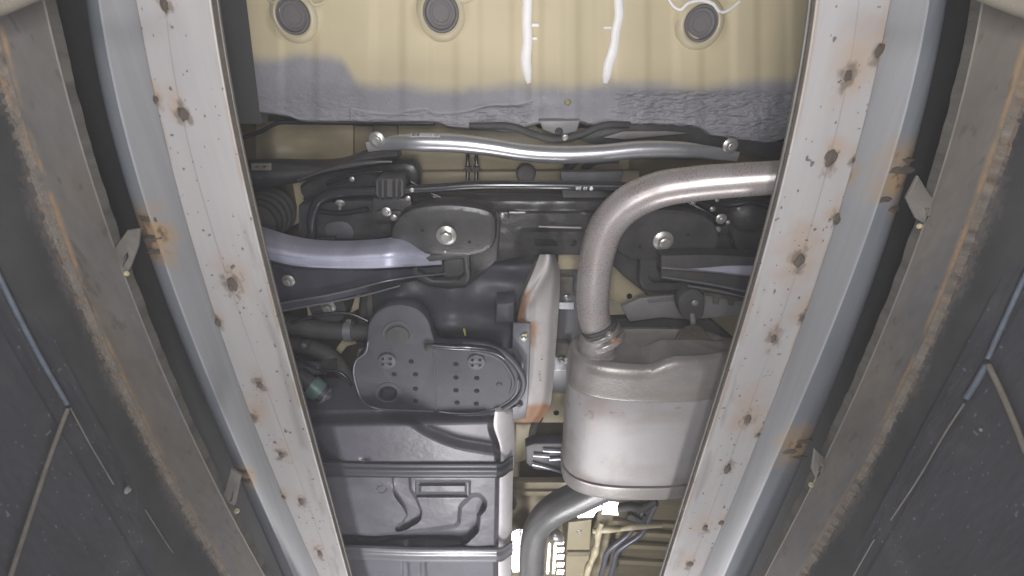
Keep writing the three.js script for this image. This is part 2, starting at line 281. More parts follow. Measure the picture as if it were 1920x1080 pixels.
// welds: [px, py, radius in pixels, halo tone]
const WELDS = {
  L: [[343, 213, 15, 1.3], [437, 535, 17, 1], [487, 722, 12, 0.9], [527, 853, 11, 0.8], [565, 940, 10, 0.8], [600, 1037, 10, 0.7], [308, 8, 12, 1], [293, 187, 10, 1.1], [410, 605, 9, 1.1], [476, 782, 9, 1.2], [532, 932, 6, 0.9]],
  R: [[1590, 143, 14, 1.2], [1558, 297, 15, 1.1], [1498, 490, 14, 1.2], [1450, 635, 12, 1], [1402, 787, 12, 1.1], [1364, 879, 10, 0.8], [1322, 990, 9, 0.9], [1293, 1058, 9, 0.8], [1648, 95, 12, 1], [1600, 300, 7, 0.8], [1568, 410, 10, 1.1], [1503, 596, 9, 1.1], [1422, 815, 7, 1], [1352, 980, 6, 0.8]],
};
function railTex(side) {
  const W = WELDS[side].map(([x, y, r, k]) => { const p = P(x, y, HR); return [p.x, p.z, metres(r, y, HR), k]; });
  const sg = side === 'L' ? -1 : 1, xa = sg < 0 ? -0.47 : 0.2;
  const rust = [0.3, 0.225, 0.15];
  const map = tex(512, 2048, (u, v, i, j) => {
    const x = xa + u * 0.27, z = lerp(Z0, Z1, v), [px, py] = back(x, z, HR);
    const m = 0.86 + 0.28 * fbm(x * 22, z * 5, 4), st = 0.97 + 0.06 * fbm(x * 160, z * 4, 3);
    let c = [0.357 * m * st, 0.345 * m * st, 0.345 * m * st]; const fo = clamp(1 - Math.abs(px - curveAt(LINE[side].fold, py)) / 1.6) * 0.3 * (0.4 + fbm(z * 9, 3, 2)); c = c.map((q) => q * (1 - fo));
    let h = 0, dk = 0;
    for (const [wx, wz, r, k] of W) {
      const dx = x - wx, dz = z - wz; if (Math.abs(dz) > 0.14 || Math.abs(dx) > 0.06) continue;
      const sz = 0.55 + 0.9 * hash(Math.round(wx * 900), Math.round(wz * 700)), ox = (hash(Math.round(wz * 800), 3) - 0.5) * r * 1.2, n1 = (fbm(x * 60 + wz * 90, z * 60, 4) - 0.5);
      const d = Math.hypot(dx - ox, (dz - 0.008 * sz) * 0.6) / r / sz + n1 * 2.4, e2 = Math.hypot(dx, dz * 0.55) / r + (fbm(x * 150, z * 110 + wx * 50, 4) - 0.5) * 2.6;
      h = Math.max(h, k * clamp(1.15 - d * 0.42) * 0.6); dk = Math.max(dk, clamp(1.35 - e2 * 1.15));
    }
    const edge = Math.abs(px - curveAt(LINE[side].inner, py)), oe = Math.abs(px - curveAt(LINE[side].outer, py));
    const e = clamp(1 - edge / 9) * sstep(0.4, 0.7, fbm(x * 40, z * 14, 4)) * 0.8 + clamp(1 - oe / 7) * sstep(0.5, 0.75, fbm(x * 30 + 9, z * 9, 4)) * 0.8;
    const strip = clamp(1 - Math.abs(edge - 16) / 14) * sstep(0.5, 0.72, fbm(x * 60 + 3, z * 12, 4)) * 0.35;
    for (let k = 0; k < 3; k++) c[k] = lerp(c[k], rust[k] * [1.15, 1.05, 0.95][k], clamp(h * 0.8 + e * 0.6));
    const spk = hash(i >> 1, j >> 1) < 0.0012 || fbm(x * 140 + 50, z * 140, 2) > 0.86 ? 0.35 : 1;
    const q = clamp(dk * 0.7 + strip + e * 0.4);
    for (let k = 0; k < 3; k++) c[k] = lerp(c[k] * spk, [0.11, 0.09, 0.07][k], q);
    return c;
  }, true);
  return { map, uvf: (p) => [(p.x - xa) / 0.27, (p.z - Z0) / (Z1 - Z0)] };
}
function channelTex(side) {
  const sg = side === 'L' ? -1 : 1, xa = sg < 0 ? -0.62 : 0.3;
  const spots = { L: [[283, 440, 46], [455, 893, 24], [255, 480, 20]], R: [[1690, 320, 50], [1500, 842, 44], [1700, 390, 26], [1590, 330, 20], [1640, 95, 24]] }[side].map(([x, y, r]) => { const p = P(x, y, HR + 0.006); return [p.x, p.z, metres(r, y, HR)]; });
  const map = tex(256, 2048, (u, v) => {
    const x = xa + u * 0.32, z = lerp(Z0, Z1, v), m = (0.85 + 0.3 * fbm(x * 30, z * 4, 4)) * (0.95 + 0.1 * fbm(x * 220, z * 2, 2));
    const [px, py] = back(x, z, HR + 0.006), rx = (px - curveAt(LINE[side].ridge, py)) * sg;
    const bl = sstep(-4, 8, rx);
    const rl = clamp(1.5 - Math.abs(rx) / 2.2) * (0.5 + 0.6 * fbm(z * 20, 4, 3)); let c = [lerp(lerp(0.245, 0.2, bl), 0.4, rl) * m, lerp(lerp(0.246, 0.21, bl), 0.42, rl) * m, lerp(lerp(0.252, 0.232, bl), 0.46, rl) * m], h = 0, k2 = 0;  // rl: highlight along the ridge, put into the colour
    for (const [wx, wz, r] of spots) {
      const d = Math.hypot(x - wx, (z - wz) * 0.8) / r + (fbm(x * 50, z * 50, 4) - 0.5) * 1.3;
      h = Math.max(h, clamp(1.3 - d)); k2 = Math.max(k2, clamp(0.9 - d * 1.3) * sstep(0.45, 0.6, fbm(x * 120, z * 60, 3)));
    }
    const rust = [0.34, 0.235, 0.13];
    for (let k = 0; k < 3; k++) { c[k] = lerp(c[k], rust[k], clamp(h * 0.9)); c[k] = lerp(c[k], [0.08, 0.06, 0.045][k], k2 * 0.9); }
    return c;
  }, true);
  return { map, uvf: (p) => [(p.x - xa) / 0.32, (p.z - Z0) / (Z1 - Z0)] };
}
function beamTex(side) {
  const sg = side === 'L' ? -1 : 1, xa = sg < 0 ? -0.66 : 0.36;
  const map = tex(512, 2048, (u, v, i, j) => {
    const x = xa + u * 0.3, z = lerp(Z0, Z1, v), [px, py] = back(x, z, HB);
    const m = 0.75 + 0.5 * fbm(x * 26, z * 10, 5), fine = 0.88 + 0.24 * fbm(x * 150, z * 60, 3);
    const w = sstep(0.35, 0.75, fbm(x * 16 + 4, z * 7 + 2, 4));
    let c = [lerp(0.128, 0.112, w) * m * fine, lerp(0.115, 0.108, w) * m * fine, lerp(0.1, 0.108, w) * m * fine];
    const d = (px - curveAt(LINE[side].beamOut, py)) * -sg / FOCAL * dist(py, HB);         // metres inwards from the outer edge
    const f = fbm(x * 60, z * 34, 5), g = fbm(z * 12 + sg * 3, 8, 3), fade = lerp(1, 0.35, sstep(-0.2, -0.75, z));
    const r = clamp(1 - Math.abs(d - 0.005) / (0.002 + 0.007 * f * g)) * sstep(0.25, 0.55, f) * fade;
    for (let k = 0; k < 3; k++) c[k] = lerp(c[k], [0.3, 0.2, 0.105][k], clamp(r * 0.9 * (0.45 + 0.9 * fbm(x * 260, z * 200, 3))));
    const fl = (1 - sstep(0.0, 0.005, d)) * sstep(0.35, 0.6, fbm(x * 110, z * 70, 4)); for (let k = 0; k < 3; k++) c[k] = lerp(c[k], [0.17, 0.155, 0.145][k], fl * 0.5);
    const scr = sstep(0.72, 0.8, fbm(x * 120 + z * 30, z * 45 - x * 60, 3)) * 0.22; for (let k = 0; k < 3; k++) c[k] *= 1 - scr;
    return c;
  }, true);
  return { map, uvf: (p) => [(p.x - xa) / 0.3, (p.z - Z0) / (Z1 - Z0)] };
}
const wallTex = tex(1024, 512, (u, v, i, j) => {
  const x = u * 2.25, y = v * 0.7, m = 0.75 + 0.5 * fbm(x * 9, y * 12, 5);
  const s = vn(x * 330, y * 330) > 0.94 && vn(x * 14 + 5, y * 14) > 0.45 ? 3.2 : 1, k = sstep(0.5, 0.8, fbm(x * 22 + 8, y * 16, 5));
  return [(0.049 + 0.02 * k) * m * s, (0.05 + 0.017 * k) * m * s, (0.057 + 0.012 * k) * m * s];
}, true);
const flakeTex = tex(2048, 256, (u, v, i, j) => {
  const z = u * 2.25, h = v * 0.09, rag = 0.001 + 0.02 * fbm(z * 14, 3, 3) + 0.016 * (fbm(z * 260, h * 420, 4) - 0.42);
  const k = (1 - sstep(rag - 0.009, rag + 0.009, h)) * (0.2 + 1.0 * fbm(z * 90, h * 160, 4)), m = 0.7 + 0.6 * fbm(z * 26, h * 40, 5);
  return [lerp(0.042 * m, 0.115, k), lerp(0.042 * m, 0.104, k), lerp(0.043 * m, 0.096, k)];
}, true);
const weldGeo = (at, rx, rz, ry, sd) => {            // lumpy bead
  const g = new THREE.SphereGeometry(1, 18, 12), p = g.attributes.position;
  for (let i = 0; i < p.count; i++) { const x = p.getX(i), y = p.getY(i), z = p.getZ(i), k = 0.45 + 1.1 * fbm(x * 2.6 + sd * 3.1 + 10, z * 2.6 + y * 1.7 + sd, 4); p.setXYZ(i, x * k * rx, y * k * ry, z * k * rz); }
  g.computeVertexNormals(); g.translate(at.x, at.y, at.z); return g;
};
for (const side of ['L', 'R']) {
  const L = LINE[side], sg = side === 'L' ? -1 : 1, word = side === 'L' ? 'left' : 'right';
  // --- rail: pale face plate welded on to a blue-grey channel
  const rail = thing('support_rail', side === 'L' ? 'long pale steel rail with rusty weld spots left of the fuel tank' : 'long pale steel rail with rusty weld spots covering the right side of the muffler', 'rail', V(sg * 0.36, HR + CAMY, -0.4), 'rails under the car');
  const rt = railTex(side), rm = mat({ map: rt.map, roughness: 0.5, metalness: 0.1 });
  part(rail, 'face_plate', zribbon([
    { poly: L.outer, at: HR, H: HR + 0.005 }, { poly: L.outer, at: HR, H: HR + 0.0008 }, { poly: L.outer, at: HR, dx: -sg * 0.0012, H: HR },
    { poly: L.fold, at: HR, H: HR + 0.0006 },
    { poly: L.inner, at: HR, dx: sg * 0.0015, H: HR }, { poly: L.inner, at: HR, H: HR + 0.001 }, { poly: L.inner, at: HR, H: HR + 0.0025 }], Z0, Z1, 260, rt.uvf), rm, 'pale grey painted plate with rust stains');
  part(rail, 'edge_side', zribbon([{ poly: L.inner, at: HR, H: HR + 0.0025 }, { poly: L.inner, at: HR, H: HR + (sg < 0 ? 0.0125 : 0.008) }, { poly: L.inner, at: HR, dx: sg * 0.02, H: HR + 0.014 }], Z0, Z1, 200), sg < 0 ? M.rustSeam : M.tab);
  part(rail, 'edge_lip', zribbon([{ poly: L.inner, at: HR, dx: sg * 0.0005, H: HR + 0.0125 }, { poly: L.inner, at: HR, dx: -sg * 0.0009, H: HR + 0.013 }, { poly: L.inner, at: HR, dx: -sg * 0.0009, H: HR + 0.0165 }, { poly: L.inner, at: HR, dx: sg * 0.008, H: HR + 0.0175 }], Z0, Z1, 200), M.tab);
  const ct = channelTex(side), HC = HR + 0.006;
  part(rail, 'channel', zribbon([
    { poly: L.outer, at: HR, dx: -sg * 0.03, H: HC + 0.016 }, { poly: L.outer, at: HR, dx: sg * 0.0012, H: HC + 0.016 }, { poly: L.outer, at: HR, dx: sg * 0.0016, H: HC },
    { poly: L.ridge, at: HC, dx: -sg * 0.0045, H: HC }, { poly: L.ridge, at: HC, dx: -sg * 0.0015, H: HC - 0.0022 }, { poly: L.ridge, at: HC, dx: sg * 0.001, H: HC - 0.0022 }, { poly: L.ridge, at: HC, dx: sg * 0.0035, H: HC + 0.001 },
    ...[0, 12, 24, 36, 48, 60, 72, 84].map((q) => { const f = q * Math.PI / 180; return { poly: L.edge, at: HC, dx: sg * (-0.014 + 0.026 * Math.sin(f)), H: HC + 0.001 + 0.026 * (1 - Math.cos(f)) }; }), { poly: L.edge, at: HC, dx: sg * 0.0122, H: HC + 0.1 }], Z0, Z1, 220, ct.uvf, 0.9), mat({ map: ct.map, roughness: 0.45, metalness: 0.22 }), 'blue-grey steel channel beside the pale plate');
  WELDS[side].forEach(([x, y, r], i) => { const p = P(x, y, HR + 0.0005), q = metres(r, y, HR) * (0.75 + 0.5 * hash(i, 5 + sg)); part(rail, 'weld_spot', weldGeo(p, q * (0.4 + 0.3 * hash(i, 8)), q * 0.95, q * 0.3, i * 1.7 + (sg + 1) * 9), M.weld); });
  // --- tabs that tie the channel to the beam
  const tabs = side === 'L' ? [
    { o: [[238, 432], [262, 428], [258, 462], [244, 500], [236, 512], [222, 496], [212, 470]], slot: [[229, 480], [234, 472], [236, 482], [228, 498]], w: [[283, 410, 20], [290, 447, 22], [296, 470, 18]], b: [237, 513] },
    { o: [[433, 880], [452, 892], [447, 915], [440, 948], [430, 945], [420, 928]], slot: [[431, 922], [435, 920], [433, 935], [429, 938]], w: [[458, 884, 18], [462, 900, 16]], b: [444, 958] },
  ] : [
    { o: [[1722, 330], [1744, 366], [1750, 372], [1746, 400], [1734, 420], [1718, 410], [1700, 372]], slot: [[1732, 388], [1738, 388], [1738, 404], [1731, 400]], w: [[1690, 318, 22], [1655, 375, 18], [1700, 300, 14], [1672, 392, 16]], b: [1724, 424] },
    { o: [[1528, 842], [1545, 858], [1546, 880], [1530, 897], [1522, 880]], slot: [[1534, 872], [1538, 874], [1536, 884], [1532, 880]], w: [[1508, 826, 14], [1480, 846, 16], [1496, 856, 14]], b: [1521, 909] },
  ];
  for (const t of tabs) {
    const tb = part(rail, 'tab', plate(t.o, 0.4955, 0.004, { bevel: 0.0008, holes: [t.slot.map(([x, y]) => [t.slot[0][0] + 2 + (x - t.slot[0][0]) * 1.7, t.slot[0][1] + (y - t.slot[0][1]) * 1.3])] }), M.tab, 'slotted steel tab reaching from the channel to the rusty beam');
    part(tb, 'screw', orient(boltGeo(metres(5, t.b[1], 0.49)), P(t.b[0], t.b[1], 0.493), V(-sg * 0.5, -0.8, 0.3)), M.zinc);
    t.w.forEach(([x, y, r], i) => { const q = metres(r, y, HC); part(rail, 'weld_and_glint_bead', weldGeo(P(x, y, HC + 0.003), q * 1.0, q * 0.42, q * 0.3, i + 40 + sg), M.weld); });
  }
  // --- rusty angle beam
  const beam = thing('steel_beam', `wide rusty brown steel beam along the ${word} black pit wall`, 'beam', V(sg * 0.5, HB + CAMY, -0.4), 'rusty beams at the sides');
  const bt = beamTex(side), jit = (z) => (fbm(z * 30 + sg * 7, 2, 4) - 0.5) * 0.005 + (fbm(z * 420, 7, 4) - 0.5) * 0.004;
  part(beam, 'flange', zribbon([
    { poly: L.beamIn, at: HB, H: HB + 0.001 }, { poly: L.beamIn, at: HB, dx: sg * 0.0012, H: HB },
    { poly: L.beamOut, at: HB, dx: -sg * 0.012, H: HB }, { poly: L.beamOut, at: HB, dx: -sg * 0.001, H: HB - 0.0006 }], Z0, Z1, 300, bt.uvf), mat({ map: bt.map, roughness: 0.62, metalness: 0.15 }));
  part(beam, 'rust_fringe', zribbon([{ poly: L.beamOut, at: HB, dx: -sg * 0.0022, H: HB - 0.0008 }, { poly: L.beamOut, at: HB, dx: -sg * 0.0005, jit, H: HB - 0.0022 }, { poly: L.beamOut, at: HB, dx: sg * 0.0008, jit, H: HB - 0.0045 }, { poly: L.beamOut, at: HB, dx: sg * 0.0026, jit, H: HB - 0.007 }, { poly: L.beamOut, at: HB, dx: sg * 0.003, jit, H: HB - 0.0115 }], Z0, Z1, 520, (p) => [p.z, p.y + p.x]), M.fringe, 'ragged rusty outer edge of the beam');
  part(beam, 'lip', zribbon([{ poly: L.beamIn, at: HB, dx: sg * 0.05, H: HB + 0.015 }, { poly: L.beamIn, at: HB, dx: sg * 0.002, H: HB + 0.0145 }, { poly: L.beamIn, at: HB, jit: (z) => (fbm(z * 60, 3, 3) - 0.5) * 0.003, H: HB + 0.013 }, { poly: L.beamIn, at: HB, dx: sg * 0.001, H: HB + 0.0012 }], Z0, Z1, 300, null, 0.5), M.lip, 'dark rough inner edge of the beam');
  // --- black wall below it
  const xw = sg * 0.495;
  const wall = thing('pit_wall', `black panelled pit wall below the ${word} rusty beam`, 'wall', V(xw, 0, -0.6), 'black walls of the pit');
  const wm = mat({ map: wallTex, roughness: 0.6, bumpMap: lumpB, bumpScale: 0.002 }), wuv = (p) => [p.z / 2.25, p.y / 0.7];
  const hs = side === 'L' ? 0.405 : 0.418;          // height of the long seam
  
  const box = (y0, y1, za, zb, x, slant = 0) => gridGeo(3, 24, (i, j) => { const z = lerp(za, zb, j / 24); const [yy, xx] = [[y1, x + sg * 0.02], [y1, x], [y0, x + sg * slant], [y0, x + sg * (0.02 + slant)]][i]; return V(xx, yy, z); }, wuv, 0.4);
  part(wall, 'panel', zribbon([{ poly: L.beamOut, at: HB, dx: sg * 0.003, H: HB - 0.003 }, { poly: L.beamOut, at: HB, dx: sg * 0.0035, H: HB - 0.03 }, { poly: L.beamOut, at: HB, dx: sg * 0.006, H: HB - 0.06 }, { poly: L.beamOut, at: HB, dx: sg * 0.012, H: HB - 0.085 }], Z0, Z1, 120, (p) => [p.z / 2.25, (HB + CAMY - p.y) / 0.09]), mat({ map: flakeTex, roughness: 0.7 }), 'black panel with ragged flaking under the beam');
  part(wall, 'panel', box(hs + CAMY + 0.0015, HB + CAMY - 0.05, Z0, Z1, xw + sg * 0.004), wm);
  part(wall, 'panel', box(0, hs + CAMY - 0.0015, Z0, Z1, xw), wm);
  const wl = (pts, r, m, name, label) => part(wall, name, sweep(pts.map(([x, y]) => onWall(x, y, xw - sg * 0.003)), pts.map(() => r), { m: 8, n: 40 }), m, label);
  if (side === 'L') {
    wl([[-20, 480], [0, 522], [60, 642], [106, 724], [126, 758]], 0.0025, M.blueGlint, 'edge_glint', 'blue-grey strip standing for light reflected along the panel seam');
    wl([[132, 765], [170, 835], [213, 908]], 0.0009, M.tab, 'seam_bead'); wl([[272, 955], [312, 1018], [355, 1082]], 0.0008, M.rustSeam, 'seam_bead');
    wl([[127, 766], [96, 850], [72, 920], [20, 1080]], 0.0022, M.rustSeam, 'weld_and_glint_bead', 'tan weld bead running down the panel');
    part(wall, 'screw', orient(boltGeo(0.0048), onWall(238, 919, xw - 0.001), V(1, 0, 0)), M.steelBolt);
  } else {
    wl([[1950, 465], [1920, 522], [1885, 598], [1852, 672]], 0.0025, M.blueGlint, 'edge_glint', 'blue-grey strip standing for light reflected along the panel seam');
    wl([[1850, 682], [1830, 718], [1812, 746]], 0.0032, M.blueGlint, 'edge_glint'); wl([[1808, 756], [1770, 815], [1725, 892], [1670, 975]], 0.0011, M.tab, 'seam_bead'); wl([[1640, 1010], [1600, 1080]], 0.0010, M.tab, 'seam_bead');
    wl([[1853, 684], [1880, 740], [1925, 850]], 0.0028, M.rustSeam, 'weld_and_glint_bead', 'tan weld bead running down the panel');
    part(wall, 'screw', orient(boltGeo(0.003), onWall(1842, 806, xw + 0.001), V(-1, 0, 0)), M.steelBolt);
  }
  // --- cross tube at the very top of the picture
  const ct2 = thing('cross_tube', `tan steel tube crossing above the ${word} rusty beam in the top corner`, 'tube', V(sg * 0.5, 0.6, 0.1), 'tubes in the top corners');
  part(ct2, 'tube_body', side === 'L' ? tube([[-60, 24, 0.47, 20], [0, 4, 0.47, 20], [70, -26, 0.47, 20], [140, -50, 0.47, 20]]) : tube([[1990, 30, 0.47, 20], [1920, 8, 0.47, 20], [1840, -24, 0.47, 20], [1770, -60, 0.47, 20]]), M.tan);
}

// ================================================================ THE CAR
const car = thing('car', 'cream painted car seen from below with its muffler, pipes, suspension and fuel tank', 'car', V(0, 0.72, -0.4));
const C = (name, g, m, label) => part(car, name, g, m, label);

// ---- body floor far up, sills
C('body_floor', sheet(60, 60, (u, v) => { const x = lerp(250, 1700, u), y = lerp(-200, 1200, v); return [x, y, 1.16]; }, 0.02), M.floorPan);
for (const s of [-1, 1]) { const g = new THREE.BoxGeometry(0.5, 0.16, 3.2); g.translate(s * 0.86, 1.06, -0.6); C('sill', g, M.dark, 'sill outside the rails with the shade of the gap put into its dark colour'); }  // shade in the gap beside the rails is put into the dark colour

// ---- spare wheel well floor (cream with grey stone-chip coating)
const HT = 0.98;
const wellBot = [[440, 206], [485, 210], [500, 212], [522, 216], [545, 224], [620, 226], [720, 226], [805, 228], [830, 236], [900, 241], [962, 244], [978, 234], [1010, 227], [1085, 227], [1100, 232], [1200, 231], [1303, 236], [1332, 252], [1400, 262], [1440, 266], [1480, 257], [1560, 250]];
const wellLeft = [[447, -140], [462, 0], [475, 110], [487, 212]];
const ribOff = (px) => { // shallow lengthwise ribs
  const rib = (a, b) => sstep(a - 9, a + 9, px) - sstep(b - 9, b + 9, px);
  return 0.0042 * (rib(528, 592) + rib(700, 755) + rib(808, 855) + rib(900, 960) + rib(1015, 1055) + rib(1085, 1115) + rib(1215, 1268) + rib(1315, 1375) + rib(1420, 1480)) + 0.006 * rib(992, 1148);
};
const plugs = [[551, 30, 31], [827, 24, 33], [1313, 44, 31]];
function wellTex() {
  const a = P(430, -150, HT), b = P(1600, 280, HT), x0 = P(430, 280, HT).x * 1.02, x1 = P(1600, 280, HT).x * 1.02, z0 = a.z, z1 = b.z;
  const xr = [Math.min(a.x, x0), Math.max(b.x, x1)];
  const bound = [[440, 112], [520, 112], [560, 106], [600, 108], [636, 112], [650, 128], [668, 152], [690, 158], [760, 163], [850, 168], [900, 162], [980, 158], [1060, 168], [1150, 156], [1240, 160], [1300, 166], [1380, 156], [1480, 150], [1600, 140]];
  const seal = [[640, 112], [655, 150], [665, 205], [700, 212], [740, 214], [760, 208], [800, 204], [812, 212], [860, 210], [920, 198], [965, 196], [1000, 188]];
  const f = (u, v) => { const x = lerp(xr[0], xr[1], u), z = lerp(z0, z1, v); return [x, z, ...back(x, z, HT)]; };
  const map = tex(1024, 512, (u, v, i, j) => {
    const [x, z, px, py] = f(u, v), w = (fbm(px / 40, py / 40, 4) - 0.5) * 14 + (hash(i, j) - 0.5) * 7;
    const g = sstep(-17, 17, py + w * 0.9 - lineY(bound, px)), m = 0.95 + 0.1 * fbm(px / 60, py / 60, 4) + 0.03 * (hash(i, j) - 0.5);
    const cr = [0.56 * m, 0.482 * m, 0.315 * m], k = 0.9 + 0.2 * fbm(px / 26, py / 26, 4) + 0.09 * (hash(i + 9, j) - 0.5), gr = [0.285 * k, 0.28 * k, 0.303 * k];
    const e = px < 1000 ? clamp(1 - Math.abs(py - lineY(seal.slice(2), px)) / 3) * (px > 660 ? 1 : 0) * 0.25 : 0, pale = sstep(200, 232, py) * 0.1;
    return [0, 1, 2].map((q) => lerp(cr[q], lerp(gr[q] * (1 + pale), gr[q] * 1.5, e), g));
  }, true);
  const bump = tex(1024, 512, (u, v) => {
    const [x, z, px, py] = f(u, v), g = sstep(-10, 10, py - lineY(bound, px));
    const cw = sstep(1130, 1190, px) * sstep(165, 185, py) + 0.9 * sstep(880, 930, px) * sstep(196, 206, py) * (1 - sstep(975, 1000, px)) + 0.35 * (1 - sstep(660, 700, px)) * sstep(150, 200, py) + 0.5 * sstep(0, 8, py - lineY(seal.slice(2), clamp(px, 665, 1000))) * (px > 660 && px < 1000 ? 1 : 0);
    const n = fbm(px / 16, py / 6.5, 4), wr = 1 - Math.abs(2 * fbm(px / 20 + 9, py / 8, 3) - 1) * 1.6;
    const lip = px > 655 && px < 1000 ? sstep(-2.5, 2.5, py - lineY(seal.slice(2), px)) * 0.35 : 0;
    return clamp(0.3 - lip * 0.0 + g * (0.05 * fbm(px / 3, py / 3, 2) + clamp(cw) * (0.45 * n + 0.35 * clamp(wr)) * 0.8) - lip * 0.3 * g + 0.02);
  }, false);
  return { map, bump, uvf: (p) => [(p.x - xr[0]) / (xr[1] - xr[0]), (p.z - z0) / (z1 - z0)] };
}
const wt = wellTex();
const well = C('spare_wheel_well', (() => {
  const nu = 260, nv = 110;
  return gridGeo(nu + 2, nv + 5, (i, j) => {
    const u = clamp(i - 1, 0, nu) / nu, jj = Math.min(j, nv), v = jj / nv;
    let px0 = lerp(470, 1570, u); const yb = lineY(wellBot, px0), py = lerp(-140, yb, v);
    const left = curveAt(wellLeft, py), px = lerp(left, 1570, u);
    let d = Infinity, e = 0;
    for (const [cx, cy, r] of plugs) { const q = Math.hypot(px - cx, (py - cy) * 1.02) / r; d = Math.min(d, q); }
    let H = HT + ribOff(px) - 0.006 * (1 - sstep(1.15, 1.75, d)) * sstep(0.6, 1.0, d);
    H += 0.004 * sstep(150, 225, py);
    const p = P(px, py, H);
    if (j > nv) { const k = j - nv; p.y += [0, 0.004, 0.014, 0.04, 0.08, 0.16][k]; p.z -= [0, 0.003, 0.007, 0.012, 0.014, 0.015][k]; }
    if (i === 0 || i === nu + 2) p.y += 0.12;
    return p;
  }, wt.uvf, 0.9);
})(), mat({ map: wt.map, roughness: 0.6, bumpMap: wt.bump, bumpScale: 0.012 }), 'cream floor of the spare wheel well with grey coating along its front');
for (const [cx, cy, r] of plugs) {
  const R = metres(r, cy, HT), L = (p) => toCreasedNormals(new THREE.LatheGeometry(p.map(([x, y]) => new THREE.Vector2(x * R, y * R)), 40), 0.5);
  const g = L([[0, 0.1], [0.45, 0.1], [0.5, 0.13], [0.62, 0.13], [0.66, 0.1], [0.82, 0.12], [0.88, 0.3], [0.98, 0.3], [1.02, 0.15], [1.02, -0.2], [0, -0.2]]);
  const pl = part(well, 'rubber_plug', orient(g, P(cx, cy, HT - 0.001), DOWN), M.plug, 'round grey rubber plug');
  part(well, 'plug_seat', orient(L([[1.03, -0.1], [1.03, 0.16], [1.12, 0.2], [1.24, 0.17], [1.42, 0.03], [1.5, -0.15]]), P(cx, cy, HT - 0.002), DOWN), M.cream);
}
const bead = (pts, name = 'sealant_bead', m = M.sealer, flat = 0.45) => part(well, name, tube(pts, { flat, n: 60, m: 12 }), m);
bead([[989, -140, HT, 9], [988, -60, HT, 9], [989, 0, HT, 9.5], [988, 40, HT, 9], [989, 80, HT, 9.2], [986, 110, HT, 10], [988, 132, HT, 9.5], [990, 146, HT, 7], [992, 156, HT + 0.001, 4]]);
bead([[1164, -140, HT, 9], [1163, -60, HT, 9], [1160, 0, HT, 9], [1161, 30, HT, 8.5], [1155, 58, HT, 8.5], [1153, 78, HT, 8.5], [1148, 100, HT, 9.5], [1141, 122, HT, 10], [1138, 140, HT, 9], [1135, 156, HT + 0.001, 5]]);
for (const [a, b, y, q] of [[996, 1010, 47, 3], [996, 1007, 72, 2.3], [1146, 1132, 52, 2]]) bead([[a, y, HT + 0.0045, q], [(a + b) / 2, y, HT + 0.0045, q], [b, y, HT + 0.0045, q]], 'sealant_dab');
for (const [cx, cy, r, s] of [[1313, 44, 31, 0.6], [551, 30, 31, 0.6], [827, 24, 33, 0.8]]) {   // pressed ribs that branch from the plug seats
  bead([[cx - r * 2.0, cy - r * 1.6, HT, 4 * s], [cx - r * 1.55, cy - r * 0.98, HT - 0.003, 4.5 * s], [cx - r * 1.15, cy - r * 0.85, HT - 0.006, 5 * s], [cx - r * 0.75, cy - r * 1.2, HT - 0.008, 5 * s], [cx, cy - r * 1.4, HT - 0.008, 5 * s], [cx + r * 0.75, cy - r * 1.2, HT - 0.008, 5 * s], [cx + r * 1.2, cy - r * 0.7, HT - 0.006, 5 * s], [cx + r * 1.7, cy - r * 0.8, HT - 0.003, 5 * s], [cx + r * 2.4, cy - r * 1.35, HT, 4 * s]], 'pressed_rib', cx > 1000 ? M.sealer : M.cream, 0.6);
}
bolt(well, 1064, 191, HT + 0.009, 7, M.zinc, { name: 'nut' });

// ---- side of the well and cream body pieces ahead of it
C('wheel_well_side', sheet(10, 20, (u, v) => { const y = lerp(-140, 232, v); return [lerp(380, curveAt(wellLeft, y) + 2, u), y, lerp(1.08, 1.03, u)]; }, 0.03), M.sill);
C('chassis_leg', sheet(40, 24, (u, v) => { const x = lerp(480, 662, u), y = lerp(228, 318, v), d = Math.hypot((x - 575) / 95, (y - 272) / 46); return [x, y, 1.06 + 0.022 * (1 - sstep(0.2, 1.0, d)) + 0.03 * (1 - sstep(480, 520, x))]; }, 0.03, 1.2), M.creamDim, 'hollow cream chassis leg end');  // shade of the hollow is put into the darker cream
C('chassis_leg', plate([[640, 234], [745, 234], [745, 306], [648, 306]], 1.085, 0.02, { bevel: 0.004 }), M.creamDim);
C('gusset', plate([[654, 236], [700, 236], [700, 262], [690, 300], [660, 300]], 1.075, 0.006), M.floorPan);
C('cross_panel', plate([[738, 232], [1000, 232], [1010, 240], [1180, 240], [1180, 330], [1120, 345], [790, 345], [738, 330]], 1.1, 0.02, { bevel: 0.004 }), M.cream, 'cream cross panel behind the bright brace tube');
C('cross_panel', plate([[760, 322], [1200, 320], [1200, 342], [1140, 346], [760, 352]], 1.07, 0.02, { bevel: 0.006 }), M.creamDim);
C('cross_panel', plate([[760, 346], [1200, 344], [1200, 380], [760, 384]], 1.11, 0.02), M.cream);
C('rubber_plug', orient(new THREE.LatheGeometry([[0, 0.3], [0.8, 0.3], [1, 0.1], [1.05, -0.2], [0, -0.2]].map(([x, y]) => new THREE.Vector2(x * metres(18, 326, 1.06), y * metres(18, 326, 1.06))), 30), P(986, 326, 1.062), DOWN), M.plug);
C('brake_line', tube([[455, 258, 1.0, 4], [490, 246, 1.0, 4], [520, 231, 1.0, 4], [560, 230, 1.0, 4], [680, 231, 1.0, 4], [815, 232, 1.0, 4]], { m: 8 }), M.gloss);
C('wheel_arch', plate([[548, 345], [610, 330], [603, 350], [588, 372], [582, 410], [545, 425], [556, 390]], 1.04, 0.01, { bevel: 0.003 }), M.cream, 'cream wheel arch edge with a small hole');
